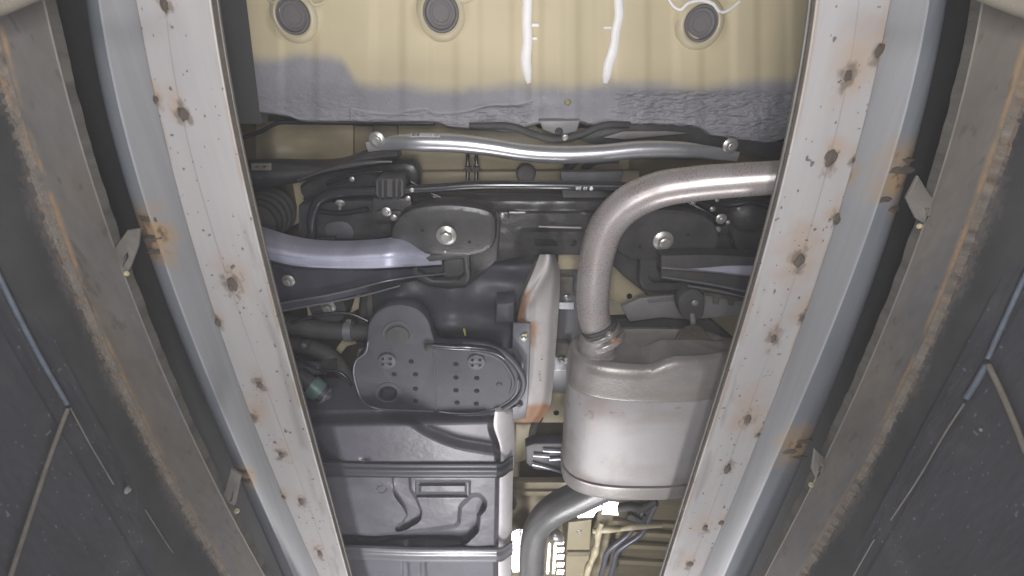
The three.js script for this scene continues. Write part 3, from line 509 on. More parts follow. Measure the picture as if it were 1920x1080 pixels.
C('grommet', orient(new THREE.CylinderGeometry(0.004, 0.004, 0.004, 16), P(573, 372, 1.039), DOWN), M.hole);
C('body_mount', plate([[1010, 226], [1088, 226], [1082, 246], [1062, 252], [1040, 252], [1018, 244]], 0.97, 0.05, { bevel: 0.003 }), mat({ map: mottled(0.27, 0.265, 0.27, 0.2, 6), roughness: 0.5 }), 'grey bracket below the wheel well');
bolt(car, 1048, 247, 0.97, 8, M.rubber);
bolt(car, 1060, 258, 0.95, 6, M.steelBolt);
C('heat_shield', plate([[1085, 262], [1110, 238], [1200, 234], [1310, 238], [1330, 256], [1480, 268], [1490, 300], [1300, 282], [1200, 272], [1130, 276]], 0.99, 0.01, { bevel: 0.002 }), M.blackSteel);
C('heat_shield_strip', plate([[1130, 258], [1170, 246], [1250, 246], [1290, 250], [1230, 256], [1170, 262]], 0.975, 0.006), mat({ map: mottled(0.2, 0.19, 0.18, 0.2, 6), roughness: 0.4 }));
C('cable', tube([[880, 236, 0.96, 6], [960, 238, 0.96, 7], [1000, 252, 0.96, 7], [1045, 262, 0.96, 7], [1090, 252, 0.96, 7], [1130, 236, 0.96, 7], [1180, 234, 0.98, 6]], { m: 8 }), M.rubber);

// ---- bright brace tube
const braceP = [[688, 276, 0.9, 9], [712, 272, 0.9, 10], [745, 268, 0.9, 14], [800, 267, 0.9, 17], [870, 270, 0.9, 17], [920, 276, 0.9, 16.5], [985, 286, 0.9, 16.5], [1050, 290, 0.9, 16.5], [1120, 288, 0.9, 16.5], [1200, 281, 0.9, 16.5], [1270, 281, 0.9, 15.5], [1330, 286, 0.9, 12], [1384, 294, 0.9, 9]];
const brace = C('brace_tube', tube(braceP, { flat: (u) => lerp(0.16, 1, sstep(0.02, 0.14, u) * (1 - sstep(0.84, 0.97, u))), n: 120, m: 28 }), M.galv, 'bright silver brace tube with flattened ends and a barcode label');
bolt(brace, 707, 262, 0.895, 15, M.steelBolt); bolt(brace, 1369, 273, 0.895, 14, M.steelBolt);
{ // barcode label wrapped on the tube
  const cv = document.createElement('canvas'); cv.width = 256; cv.height = 64; const g = cv.getContext('2d');
  g.fillStyle = '#c9c8cb'; g.fillRect(0, 0, 256, 64); g.strokeStyle = '#777'; g.lineWidth = 3; g.strokeRect(3, 3, 250, 58); g.fillStyle = '#4a4a4c';
  for (let i = 0; i < 14; i++) g.fillRect(12 + i * 5, 10, rnd() < 0.5 ? 2 : 4, 42);
  for (let r = 0; r < 3; r++) for (let i = 0; i < 15; i++) if (rnd() < 0.75) g.fillRect(94 + i * 6, 14 + r * 15, 4, 6);
  for (let a = 0; a < 6; a++) for (let b = 0; b < 6; b++) if (rnd() < 0.55) g.fillRect(200 + a * 7, 10 + b * 7, 6, 6);
  const t = new THREE.CanvasTexture(cv); t.colorSpace = THREE.SRGBColorSpace;
  const w = [[772, 267.4], [786, 267], [800, 267], [814, 267.3], [828, 267.9]].map(([x, y]) => P(x, y, 0.9)), c = new THREE.CatmullRomCurve3(w), r = metres(17, 267, 0.9) * 1.015;
  part(brace, 'barcode_label', gridGeo(10, 12, (i, j) => { const a = lerp(-0.05, 0.8, i / 10), p = c.getPoint(j / 12); return p.add(V(0, -Math.sin(a) * r, Math.cos(a) * r)); }, (p, i, j) => [j / 12, 1 - i / 10], 0), mat({ map: t, roughness: 0.45 }), 'small pale barcode label');
}
for (const x of [877, 893]) C('brake_pipe', tube([[x, 262, 1.0, 3.6], [x, 300, 1.0, 3.6], [x, 338, 0.99, 3.6]], { m: 8 }), M.gloss);
for (const [x, y] of [[877, 318], [893, 319]]) C('pipe_clip', plate(rrect(x - 6, y - 5, x + 6, y + 4, 2), 0.985, 0.012, { bevel: 0.001 }), M.rubber);
for (const pts of [[[1062, 330, 1.0, 9], [1066, 312, 0.99, 9], [1080, 300, 0.98, 9]], [[1092, 330, 1.0, 7], [1100, 312, 0.99, 7], [1120, 302, 0.98, 7], [1160, 300, 0.98, 6]]]) C('hose', tube(pts), M.rubber);

// ---- suspension crossmember and arms
C('upper_arm', sheet(60, 14, (u, v) => {
  const x = lerp(430, 745, u), top = lineY([[430, 312], [500, 308], [560, 309], [630, 306], [690, 286], [745, 282]], x), bot = lineY([[430, 352], [500, 350], [560, 341], [620, 322], [690, 308], [745, 300]], x);
  return [x, lerp(top, bot, v), 0.9 - 0.02 * Math.sin(v * Math.PI)];
}, 0.04), M.blackSteel, 'black upper suspension arm');
C('arm_rib', tube([[560, 338, 0.89, 4], [600, 322, 0.88, 4], [650, 310, 0.875, 4.5], [700, 304, 0.875, 4], [735, 303, 0.88, 3]], { m: 8 }), M.blackSteel);
C('clip', plate(rrect(470, 306, 508, 320, 2), 0.87, 0.006, { holes: [rrect(476, 309, 486, 317, 1), rrect(490, 309, 500, 317, 1)] }), M.tab, 'small pale clip on the black arm');
C('bump_stop', plate([[560, 352], [610, 325], [660, 316], [720, 308], [765, 306], [782, 318], [785, 345], [770, 362], [700, 372], [620, 372], [596, 388], [575, 380]], 0.96, 0.05, { bevel: 0.012, smooth: 70 }), M.blackSteel);
C('spring_boot', orient((() => { const pts = [], R = metres(50, 400, 0.9); for (let i = 0; i <= 40; i++) { const t = i / 40; pts.push(new THREE.Vector2(R * (0.55 + 0.45 * Math.sqrt(1 - t * 0.75)) * (0.93 + 0.07 * Math.cos(t * 26)), t * 0.11)); } pts.push(new THREE.Vector2(0.001, 0.11)); return new THREE.LatheGeometry(pts, 36); })(), P(508, 395, 1.0), V(0.15, -1, 0.1)), M.rubber, 'ribbed black rubber spring boot');
const bar = C('stabiliser_bar', tube([[578, 468, 0.86, 8], [585, 440, 0.86, 8.5], [586, 405, 0.86, 9], [600, 374, 0.86, 9.5], [632, 361, 0.86, 9.5], [690, 358, 0.86, 9], [760, 356, 0.86, 8.5], [830, 352, 0.86, 8.5], [880, 348, 0.86, 8.5], [950, 347, 0.86, 8.5], [1050, 348, 0.86, 8.5], [1150, 350, 0.86, 8.5], [1300, 352, 0.86, 8.5]], { n: 140, m: 18 }), M.gloss, 'glossy black stabiliser bar');
for (const [x0, x1] of [[703, 757]]) {
  const b = C('bar_clamp', plate(rrect(x0, 334, x1, 372, 8), 0.835, 0.05, { bevel: 0.006 }), M.rubber, 'black clamp block round the stabiliser bar');
  bolt(b, 725, 397, 0.84, 9); bolt(b, 765, 372, 0.85, 5); bolt(b, 772, 356, 0.85, 4);
  for (const x of [712, 722, 738, 748]) part(b, 'clamp_rib', plate(rrect(x - 2.5, 338, x + 2.5, 376, 2), 0.829, 0.008, { bevel: 0.001 }), M.gloss);
}
C('bracket', plate([[698, 372], [770, 372], [775, 412], [740, 418], [700, 414]], 0.86, 0.02, { bevel: 0.003 }), M.blackSteel);
C('bracket', plate([[1050, 322], [1170, 322], [1160, 372], [1055, 372]], 0.9, 0.02, { bevel: 0.004 }), M.rubber);
{ // white printed code on the bar
  const cv = document.createElement('canvas'); cv.width = 256; cv.height = 64; const g = cv.getContext('2d');
  g.fillStyle = '#161617'; g.fillRect(0, 0, 256, 64); g.fillStyle = '#d8d8dc'; g.font = 'bold 54px sans-serif'; g.fillText('WE', 4, 52); g.fillText('01', 112, 52); g.beginPath(); g.arc(222, 32, 24, 0, 7); g.fill();
  const t = new THREE.CanvasTexture(cv); t.colorSpace = THREE.SRGBColorSpace;
  const r = metres(8.5, 346, 0.86) + 0.0004, w0 = P(1078, 348.4, 0.86), w1 = P(1112, 349, 0.86);
  part(bar, 'printed_mark', gridGeo(10, 8, (i, j) => { const a = lerp(-0.75, 0.75, i / 10) + 0.3; return w0.clone().lerp(w1, j / 8).add(V(0, -Math.cos(a) * r, -Math.sin(a) * r)); }, (p, i, j) => [j / 8, 1 - i / 10], 0), mat({ map: t, roughness: 0.5 }), 'white printed code WE 01 and dot');
}
const HX = 0.9;
C('crossmember', sheet(150, 40, (u, v) => {
  const x = lerp(560, 1470, u), top = lineY([[560, 385], [700, 372], [800, 366], [880, 362], [1090, 364], [1300, 362], [1470, 372]], x), bot = lineY([[560, 478], [700, 482], [920, 492], [985, 480], [1090, 479], [1150, 498], [1300, 500], [1470, 480]], x);
  const y = lerp(top, bot, v);
  let H = HX + 0.012 * sstep(425, 436, y) * sstep(960, 1000, x) * (1 - sstep(1120, 1160, x)) - 0.012 * (sstep(394, 400, y)) * sstep(860, 900, x) * (1 - sstep(1100, 1140, x));
  H += 0.02 * (1 - sstep(362, 380, y)); H += 0.006 * fbm(x / 40, y / 30, 2);
  return [x, y, H];
}, 0.06, 0.5), M.blackSteel, 'black steel suspension crossmember');
C('slot_recess', plate(rrect(1002, 448, 1082, 462, 7), HX + 0.004, 0.012, { bevel: 0.001 }), M.hole);
C('slot_rim', plate(rrect(996, 443, 1088, 468, 11), HX + 0.0055, 0.012, { bevel: 0.002, holes: [rrect(1003, 449, 1081, 461, 6)] }), M.blackSteel);
for (const pts of [[[915, 396], [950, 398], [985, 398]], [[1010, 425], [1050, 426], [1090, 427]], [[812, 368], [850, 380], [878, 392]]]) C('weld_and_glint_bead', tube(pts.map(([x, y]) => [x, y, HX - 0.012, 2.2]), { m: 8 }), M.cap);  // highlights on the crossmember ledges, put in as pale lines
C('joint_cover', orient(new THREE.SphereGeometry(0.055, 28, 16).scale(1.1, 0.55, 0.85), P(648, 428, 0.93), DOWN), M.blackPlastic, 'smooth black dome beside the stabiliser bar');
bolt(car, 638, 380, 0.86, 9, M.steelBolt, { stud: true, dir: V(0.1, -0.8, -0.5) });

for (const [name, pts] of [['cable', [[575, 452, 0.9, 3], [600, 456, 0.89, 3], [640, 450, 0.88, 3], [690, 452, 0.88, 3], [735, 445, 0.885, 3]]], ['cable', [[612, 345, 0.93, 3], [650, 330, 0.92, 3], [700, 322, 0.92, 3], [752, 326, 0.92, 3], [778, 346, 0.9, 3]]], ['cable', [[770, 340, 0.885, 2.5], [800, 358, 0.885, 2.5], [850, 380, 0.885, 2.5], [880, 392, 0.885, 2.5]]], ['cable', [[1290, 380, 0.885, 3], [1330, 400, 0.87, 3], [1360, 428, 0.87, 3], [1380, 470, 0.88, 3]]], ['hose', [[1300, 366, 0.9, 6], [1360, 384, 0.89, 6], [1410, 380, 0.88, 6], [1470, 396, 0.88, 6]]], ['hose', [[590, 395, 0.9, 5], [640, 400, 0.895, 5], [690, 392, 0.89, 5]]], ['cable', [[545, 606, 0.84, 3], [600, 590, 0.85, 3], [655, 588, 0.86, 3], [690, 602, 0.86, 3]]], ['cable', [[545, 660, 0.85, 2.5], [590, 690, 0.83, 2.5], [640, 700, 0.83, 2.5], [665, 730, 0.82, 2.5]]]]) C(name, tube(pts, { m: 8, n: 50 }), M.gloss);
for (const [x0, y0, x1, y1, H] of [[704, 396, 752, 412, 0.85], [1318, 424, 1366, 438, 0.86], [588, 446, 628, 460, 0.88], [930, 398, 955, 412, 0.872], [560, 640, 580, 656, 0.85], [600, 676, 630, 700, 0.84]]) C('bracket', plate(rrect(x0, y0, x1, y1, 4), H, 0.012, { bevel: 0.0025 }), M.blackSteel);
for (const [x, y, H, q] of [[660, 336, 0.915, 5], [738, 408, 0.849, 6], [780, 352, 0.88, 4], [942, 404, 0.871, 4], [1345, 431, 0.859, 6], [570, 648, 0.849, 5], [1386, 392, 0.86, 4], [612, 455, 0.879, 4]]) bolt(car, x, y, H, q, M.steelBolt);
// mounting pods
for (const s of [0, 1]) {
  const mx = s ? (x) => x : (x) => 838 + (1243 - x) * 0.98, my = s ? 0 : -8;
  const q = (a) => a.map(([x, y]) => [mx(x), y + my]);
  const pod = C('mount_pod', plate(q([[1150, 420], [1175, 400], [1250, 392], [1320, 404], [1350, 440], [1340, 472], [1290, 486], [1200, 490], [1155, 470]]), 0.83, 0.05, { bevel: 0.009, smooth: 80 }), M.blackSteel, s ? 'black mounting plate with bolt right of the exhaust bend' : 'black mounting plate with bolt left of the exhaust bend');
  part(pod, 'skirt', plate(q([[1140, 410], [1146, 497], [1172, 522], [1206, 549], [1240, 552], [1282, 546], [1312, 530], [1345, 500], [1352, 440], [1330, 400], [1250, 385], [1170, 392]]), 0.865, 0.03, { bevel: 0.006 }), M.blackSteel);
  part(pod, 'bushing_box', plate(q([[1200, 484], [1290, 486], [1312, 500], [1308, 528], [1282, 543], [1240, 548], [1206, 545], [1198, 530]]), 0.835, 0.02, { bevel: 0.005, holes: [q(s ? [[1212, 494], [1296, 494], [1298, 518], [1270, 534], [1222, 534], [1210, 524]] : [[1210, 524], [1222, 534], [1270, 534], [1298, 518], [1296, 494], [1212, 494]])] }), M.blackSteel);
  part(pod, 'bushing', plate(q(rrect(1208, 492, 1250, 536, 8)), 0.856, 0.02, { bevel: 0.004 }), M.rubber);
  bolt(pod, s ? 1243 : 837, s ? 451 : 441, 0.829, 19, M.steelBolt);
  bolt(pod, s ? 1251 : 835, s ? 479 : 471, 0.832, 3.5, M.galv, { name: 'stud' });
  for (const [x, y] of [[1290, 440], [1200, 462]]) part(pod, 'drain_hole', orient(new THREE.CylinderGeometry(0.003, 0.003, 0.0015, 14), P(mx(x), y + my, 0.8298), DOWN), M.hole);
}
// lower arms: stamped channels
const armFn = (v0, v1) => (u, vv) => {
  const v = lerp(v0, v1, vv), x = lerp(440, 828, u);
  const e0 = lineY([[440, 425], [487, 440], [530, 453], [580, 462], [640, 464], [700, 461], [760, 455], [846, 470]], x), e1 = lineY([[440, 448], [490, 468], [540, 480], [600, 486], [700, 484], [780, 480], [846, 484]], x);
  const e2 = lineY([[440, 465], [490, 482], [540, 496], [600, 502], [700, 503], [780, 499], [846, 495]], x), e3 = lineY([[440, 600], [520, 571], [600, 556], [660, 543], [720, 528], [790, 517], [846, 513]], x);
  const e4 = e3 + lineY([[440, 18], [700, 12], [846, 4]], x);
  const ys = [e0, e1, e1 + 2.5, e2 - 4, e2, e2 + 4, e3 - 3, e3, e4], hs = [0.806, 0.784, 0.788, 0.781, 0.784, 0.81, 0.808, 0.802, 0.812];
  const ks = [0, 0.3, 0.33, 0.46, 0.5, 0.55, 0.9, 0.94, 1]; let k = 0; while (k < 7 && v > ks[k + 1]) k++; const t = (v - ks[k]) / (ks[k + 1] - ks[k]);
  return [x, lerp(ys[k], ys[k + 1], t), lerp(hs[k], hs[k + 1], k === 0 ? Math.sin(t * 1.57) : t) + 0.062 * sstep(720, 835, x)];
};
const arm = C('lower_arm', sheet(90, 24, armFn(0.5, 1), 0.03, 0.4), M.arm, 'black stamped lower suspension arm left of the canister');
part(arm, 'arm_sheen_face', sheet(90, 24, armFn(0, 0.5), 0.03, 0.4), mat({ map: mottled(0.5, 0.505, 0.62, 0.2, 6, 0.003), roughness: 0.48, metalness: 0.5, bumpMap: grainB, bumpScale: 0.0003 }), 'smooth face of the black lower arm with a bluish lamp sheen put into its colour');  // bluish lamp reflection on the black arm, put into the lavender colour
const edgeGlintMat = mat({ map: mottled(0.22, 0.22, 0.24, 0.3, 9), roughness: 0.3, metalness: 0.5 });  // paler tubes put the light caught by the arm edges into colour
part(arm, 'flange_glint', tube([[470, 585, 0.803, 2], [520, 570, 0.802, 2], [600, 556, 0.8, 2.2], [660, 543, 0.8, 2.2], [720, 528, 0.8, 2], [775, 519, 0.822, 2], [840, 513, 0.86, 1.6]], { m: 8 }), edgeGlintMat);
part(arm, 'flange_glint', tube([[470, 600, 0.81, 2], [520, 585, 0.81, 2], [600, 570, 0.81, 2], [690, 552, 0.81, 2], [750, 536, 0.818, 1.6]], { m: 8 }), edgeGlintMat);
bolt(car, 541, 526, 0.805, 12, M.steelBolt, { label: 'bolt on the lower arm', stud: false });
C('lower_arm', sheet(60, 30, (u, v) => {
  const x = lerp(1240, 1500, u), ys = [[[1240, 480], [1330, 478], [1420, 482], [1500, 478]], [[1240, 501], [1330, 507], [1420, 517], [1500, 522]], [[1240, 504], [1330, 511], [1420, 521], [1500, 527]], [[1240, 518], [1330, 532], [1420, 550], [1500, 568]], [[1240, 522], [1330, 540], [1420, 562], [1500, 582]]].map((l) => lineY(l, x));
  const hs = [0.797, 0.786, 0.795, 0.792, 0.815], ks = [0, 0.45, 0.52, 0.92, 1]; let k = 0; while (k < 3 && v > ks[k + 1]) k++; const t = (v - ks[k]) / (ks[k + 1] - ks[k]);
  return [x, lerp(ys[k], ys[k + 1], t), lerp(hs[k], hs[k + 1], t)];
}, 0.03, 0.4), M.blackSteel, 'black stamped lower arm running under the right rail');
C('arm_sheen_face', sheet(40, 8, (u, v) => { const x = lerp(1262, 1500, u); return [x, lerp(lineY([[1262, 503], [1340, 499], [1420, 499], [1500, 502]], x), lineY([[1262, 505], [1340, 510], [1420, 519], [1500, 526]], x), v), lerp(0.79, 0.784, Math.sin(v * 1.57))]; }, 0.012, 0.5), mat({ map: mottled(0.5, 0.505, 0.62, 0.2, 6, 0.003), roughness: 0.36, metalness: 0.5 }), 'edge face of the black right lower arm with a bluish sheen put into its colour');  // same painted reflection on the right arm
for (const l of [[[1240, 502], [1330, 509], [1420, 519], [1500, 525]], [[1240, 519], [1330, 533], [1420, 551], [1500, 569]], [[1290, 536], [1350, 546], [1420, 563]]]) C('arm_edge_glint', tube(l.map(([x, y]) => [x, y, 0.785, 2.2]), { m: 8 }), edgeGlintMat);  // light caught on the right arm edges, put in as paler tubes
for (const [x, y, r] of [[1300, 381, 5], [1318, 372, 4], [1336, 392, 5], [1352, 410, 10], [1365, 417, 4], [1345, 375, 4]]) bolt(car, x, y, 0.85, r, M.steelBolt);
C('knuckle', orient(new THREE.SphereGeometry(0.04, 24, 14).scale(1.2, 0.7, 0.9), P(1410, 400, 0.9), DOWN), M.blackSteel);

// ---- plastic housing above the canister guard
C('canister', sheet(90, 60, (u, v) => {
  const y = lerp(478, 668, v), x = lerp(lineY([[680, 478], [690, 560], [680, 668]].map(([a, b]) => [b, a]), y), lineY([[1008, 478], [985, 530], [972, 580], [965, 668]].map(([a, b]) => [b, a]), y), u);
  const bump = (cx, cy, sx, sy, h) => h * Math.exp(-(((x - cx) / sx) ** 2) - (((y - cy) / sy) ** 2));
  let H = 0.9 - bump(845, 560, 40, 60, 0.03) - bump(745, 560, 40, 26, 0.028) - bump(940, 560, 46, 26, 0.028) - bump(960, 505, 40, 18, 0.02) - bump(840, 615, 80, 20, 0.03) + 0.03 * (1 - sstep(478, 500, y));
  return [x, y, H];
}, 0.06, 1.2), M.blackPlastic, 'smooth black plastic canister with soft bulges');
C('yellow_mark', plate([[868, 617], [872, 617], [874, 629], [871, 630]], 0.859, 0.002, { bevel: 0.0003 }), M.yellow);
C('canister_bracket', plate([[930, 570], [965, 568], [964, 606], [928, 606]], 0.81, 0.05, { bevel: 0.006 }), M.blackPlastic);

const HG = 0.745;
const guardO = [[690, 612], [702, 590], [724, 576], [752, 572], [782, 580], [802, 600], [811, 628], [818, 645], [832, 650], [868, 650], [925, 658], [958, 680], [973, 708], [966, 740], [935, 763], [895, 774], [850, 775], [815, 772], [770, 771], [700, 765], [679, 752], [668, 725], [662, 695], [667, 678], [680, 662], [687, 640]];
const hRing = (cx, cy, r, ry = r * 0.85) => ring(cx, cy, r, ry, 22);
const guard = C('canister_guard', plate(guardO, HG, 0.028, { bevel: 0.004, smooth: 150, holes: [hRing(728, 737, 21, 16)] }), M.guard, 'black plastic guard plate with small round holes and a seam');
part(guard, 'back_plate', plate([[672, 655], [960, 655], [985, 700], [975, 760], [930, 778], [680, 768], [660, 700]], HG + 0.03, 0.006, { bevel: 0.001 }), M.blackPlastic);
part(guard, 'rim', sweep([[868, 646], [905, 648], [945, 662], [972, 690], [982, 715], [974, 742], [945, 765], [905, 777], [860, 780]].map(([x, y]) => P(x, y, HG + 0.008)), Array(9).fill(0.006), { n: 80 }), M.blackPlastic);
part(guard, 'rim', sweep([[868, 657], [900, 660], [935, 672], [955, 695], [962, 715], [956, 738]].map(([x, y]) => P(x, y, HG + 0.0005)), [0.002, 0.004, 0.004, 0.004, 0.004, 0.002], { n: 60 }), M.blackPlastic);
const glintBeadMat = mat({ color: new THREE.Color().setRGB(0.16, 0.16, 0.18), roughness: 0.28, metalness: 0.3 });  // paler than the guard: its rim highlight is put into the colour
part(guard, 'glint_bead', sweep([[690, 640], [686, 660], [668, 676], [663, 696], [669, 726], [680, 751], [700, 764], [770, 770], [812, 771]].map(([x, y]) => P(x, y, HG + 0.001)), Array(9).fill(0.0016), { m: 8, n: 100 }), glintBeadMat, 'thin edge bead coloured paler for the rim highlight');
part(guard, 'glint_bead', sweep([[824, 772], [850, 775], [895, 774], [934, 763], [965, 741], [972, 712]].map(([x, y]) => P(x, y, HG + 0.001)), Array(6).fill(0.0016), { m: 8, n: 80 }), glintBeadMat);
part(guard, 'hose', tube([[812, 648, HG - 0.002, 6], [850, 651, HG - 0.002, 6], [885, 652, HG, 7], [930, 660, HG + 0.004, 7], [960, 684, HG + 0.01, 6]]), M.gloss);
part(guard, 'hose_end', tube([[796, 650, HG - 0.003, 6], [804, 651, HG - 0.004, 8], [812, 650, HG - 0.003, 7]]), M.rubber);
part(guard, 'seam', sweep([[812, 662], [815, 700], [817, 740], [818, 772]].map(([x, y]) => P(x, y, HG - 0.0002)), [0.0012, 0.0014, 0.0014, 0.0014], { m: 8 }), M.blackPlastic);
part(guard, 'hole_rim', sweep(ring(728, 736, 23, 17.5, 26).concat([[751, 736]]).map(([x, y]) => P(x, y, HG)), Array(27).fill(0.0014), { m: 8, n: 80 }), M.blackPlastic);
part(guard, 'cup_rim', sweep(ring(745, 625, 26, 22, 22, 2.8).slice(0, 15).map(([x, y]) => P(x, y, HG)), Array(15).fill(0.0016), { m: 8, n: 60 }), M.blackPlastic);
part(guard, 'cup', plate(ring(745, 630, 22, 17, 24), HG - 0.003, 0.006, { bevel: 0.002 }), M.rubber);
for (const [x, y] of [[771, 678], [739, 702], [779, 702], [779, 729], [779, 752], [855, 683], [855, 708], [855, 732], [857, 755], [894, 709], [894, 733], [893, 757]]) part(guard, 'vent_hole', orient(new THREE.CylinderGeometry(1, 1, 0.0012, 16).scale(metres(5, y, HG), 1, metres(4.5, y, HG)), P(x, y, HG - 0.0003), DOWN), M.hole);
for (const [x, y] of [[725, 678], [893, 680]]) {
  const f = part(guard, 'push_clip', plate(ring(x, y, 17, 14, 24), HG - 0.0035, 0.005, { bevel: 0.0012, holes: [ring(x - 7, y - 5, 4.5, 4, 8), ring(x + 7, y - 5, 4.5, 4, 8), ring(x - 7, y + 5, 4.5, 4, 8), ring(x + 7, y + 5, 4.5, 4, 8)] }), M.blackPlastic);
}
part(guard, 'nub', orient(new THREE.SphereGeometry(0.006, 14, 8).scale(1, 0.5, 1), P(936, 721, HG), DOWN), M.blackPlastic);
const side = C('side_plate', plate([[962, 606], [995, 606], [993, 690], [990, 756], [985, 785], [952, 788], [950, 760], [975, 735], [984, 710], [972, 680], [960, 664]], 0.775, 0.006, { bevel: 0.0015 }), mat({ map: mottled(0.1, 0.1, 0.115, 0.2, 6), roughness: 0.38 }), 'dark flat mounting plate along the heat shield');
bolt(side, 982, 633, 0.774, 8, M.steelBolt); bolt(side, 974, 757, 0.774, 7, M.blackSteel); bolt(side, 986, 628, 0.772, 2.6, M.yellow, { name: 'paint_dot' });

// rusty heat shield strip
{
  const edge = [[1012, 478], [1000, 510], [985, 545], [976, 575], [970, 600], [975, 640], [975, 720], [965, 760], [955, 792]], right = [[1040, 478], [1050, 510], [1046, 600], [1040, 680], [1036, 730], [1030, 765], [1012, 790]];
  const sw = (l) => l.map(([a, b]) => [a, b]);
  const map = tex(256, 512, (u, v) => {
    const y = lerp(470, 800, v), f = fbm(u * 5, v * 14, 5);
    const n = (f - 0.5) * 2.2, E = (x) => clamp(x);
    const r = E((1 - u * 3.2) * 1.5 * sstep(535, 560, y) * (1 - sstep(605, 640, y)) + n * 0.9) * sstep(525, 550, y) * (1 - sstep(612, 640, y)) * (1 - sstep(0.3, 0.55, u)) + E(sstep(596, 606, y) * (1 - sstep(640, 658, y)) * (1.25 - u * 1.6) + n * 0.8) * sstep(594, 604, y) * (1 - sstep(645, 662, y)) + E(sstep(750, 768, y) * 1.3 + n * 0.7) * sstep(742, 760, y);
    const q = E(r), m = 0.94 + 0.12 * fbm(u * 7, v * 24, 4), tone = 0.75 + 0.5 * f;
    return [lerp(0.36 * m, 0.28 * tone, q), lerp(0.34 * m, 0.15 * tone, q), lerp(0.335 * m, 0.085 * tone, q)];
  }, true);
  const g = gridGeo(18, 60, (i, j) => {
    const u = i / 18, y = lerp(478, 792, j / 60), x = lerp(curveAt(sw(edge), y), curveAt(sw(right), y), u);
    return P(x, y, 0.815 + 0.012 * u * u + 0.012 * sstep(0.75, 1, u) + 0.035 * u * (1 - sstep(490, 590, y)) - 0.012 * Math.exp(-(((u - 0.45 + (y - 520) * 0.006) / 0.18) ** 2)) * (1 - sstep(540, 610, y)) + 0.002 * fbm(u * 3, y / 60, 2));
  }, (p, i, j) => [i / 18, (lerp(478, 792, j / 60) - 470) / 330], 1.2);
  const back_ = g.clone(); back_.translate(0, 0.0025, 0);
  const hs = C('heat_shield', mergeGeometries([g, back_]), mat({ map, roughness: 0.55, metalness: 0.15 }), 'silver heat shield strip with orange rust stains');
  for (const [x, y] of [[1012, 702], [1013, 713], [1016, 674]]) part(hs, 'rivet', orient(new THREE.SphereGeometry(0.0016, 10, 6), P(x, y, 0.815), DOWN), M.rustBolt);
}

// ---- fuel tank
const HK = 0.7;
const tank = C('fuel_tank', sheet(170, 60, (u, v) => {
  const y = lerp(768, 874, v), xl = lineY([[560, 768], [575, 800], [600, 874]].map(([a, b]) => [b, a]), y), xr = lineY([[935, 768], [925, 800], [936, 840], [938, 874]].map(([a, b]) => [b, a]), y), x = lerp(xl - 40, xr, u);
  let H = HK + 0.05 * (1 - sstep(768, 800, y + 0.02 * (x - 700))) + 0.05 * (1 - sstep(540, 620, x - (y - 768) * 0.3));
  H += 0.022 * sstep(-12, 14, (lineY([[560, 770], [760, 788], [800, 810], [850, 830], [900, 840], [940, 846]], x)) - y) * sstep(700, 780, x);
  H += 0.006 * sstep(864, 872, y); H += 0.02 * sstep(0.97, 1, u);
  H += 0.005 * (sstep(0, 1, 1 - Math.hypot((x - 685) / 13, (y - 860) / 6)));
  return [x, y, H];
}, 0.1, 0.8), M.tank, 'grey-black plastic fuel tank with moulded ribs');
const seg = (x, y, a, b) => { const dx = b[0] - a[0], dy = b[1] - a[1], t = clamp(((x - a[0]) * dx + (y - a[1]) * dy) / (dx * dx + dy * dy)); return Math.hypot(x - a[0] - t * dx, y - a[1] - t * dy); };
const path = (x, y, p) => { let d = 1e9; for (let i = 0; i + 1 < p.length; i++) d = Math.min(d, seg(x, y, p[i], p[i + 1])); return d; };
part(tank, 'moulded_face', sheet(240, 120, (u, v) => {
  const y = lerp(890, 1034, v), x = lerp(580, lerp(937, 934, v), u);
  let H = HK;
  const hookW = (px) => 0; const hd = path(x, y, [[752, 888], [754, 922], [768, 944], [777, 962], [774, 976], [762, 987], [747, 992]]) / lerp(lerp(17, 14, sstep(925, 965, y)), 5, sstep(970, 992, y));
  H += 0.012 * (1 - sstep(0.8, 1.05, hd));
  const pad = Math.max(Math.abs(x - 830) - 48, Math.abs(y - 917) - 12); H += 0.006 * (1 - sstep(1, 6, Math.abs(pad + 1)));
  const pd = path(x, y, [[892, 946], [880, 958], [878, 988], [862, 1003], [800, 1012], [700, 1022], [600, 1016]]) / 19; H += 0.024 * (1 - sstep(0.75, 1.15, pd));
  H += 0.007 * sstep(-3, 6, y - lineY([[580, 1000], [645, 1006], [690, 1022], [740, 1008], [850, 1007], [880, 1024], [940, 1020]], x));
  H += 0.02 * sstep(0.975, 1, u) + 0.004 * (1 - sstep(890, 896, y)) + 0.003 * fbm(x / 50, y / 30, 2);
  H += 0.0012 * (1 - sstep(0.6, 1.4, Math.abs(Math.hypot((x - 714), (y - 917) * 1.4) - 9)));
  return [x, y, H];
}, 0.1, 0.55), M.tank, 'tank face with hook shaped groove, oblong pad and pipe groove');
part(tank, 'moulded_face', sheet(120, 24, (u, v) => {
  const y = lerp(1046, 1130, v), x = lerp(640, 932, u); let H = HK + 0.002;
  for (const gx of [760, 793]) H += 0.006 * (1 - sstep(3, 7, Math.abs(x - gx - (y - 1050) * 0.05)));
  return [x, y, H + 0.02 * sstep(0.975, 1, u)];
}, 0.1, 0.7), M.tank);
const strap = (y0, y1, dy, m, label) => part(tank, 'tank_strap', sheet(60, 10, (u, v) => {
  const x = lerp(590, 962, u), bend = sstep(930, 962, x); const yy = lerp(y0, y1, v) + dy(x) - 14 * bend * bend;
  return [x, yy, HK - 0.004 + 0.003 * Math.sin(v * 9.4) * 0.6 + 0.05 * bend];
}, 0.006, 0.5), m, label);
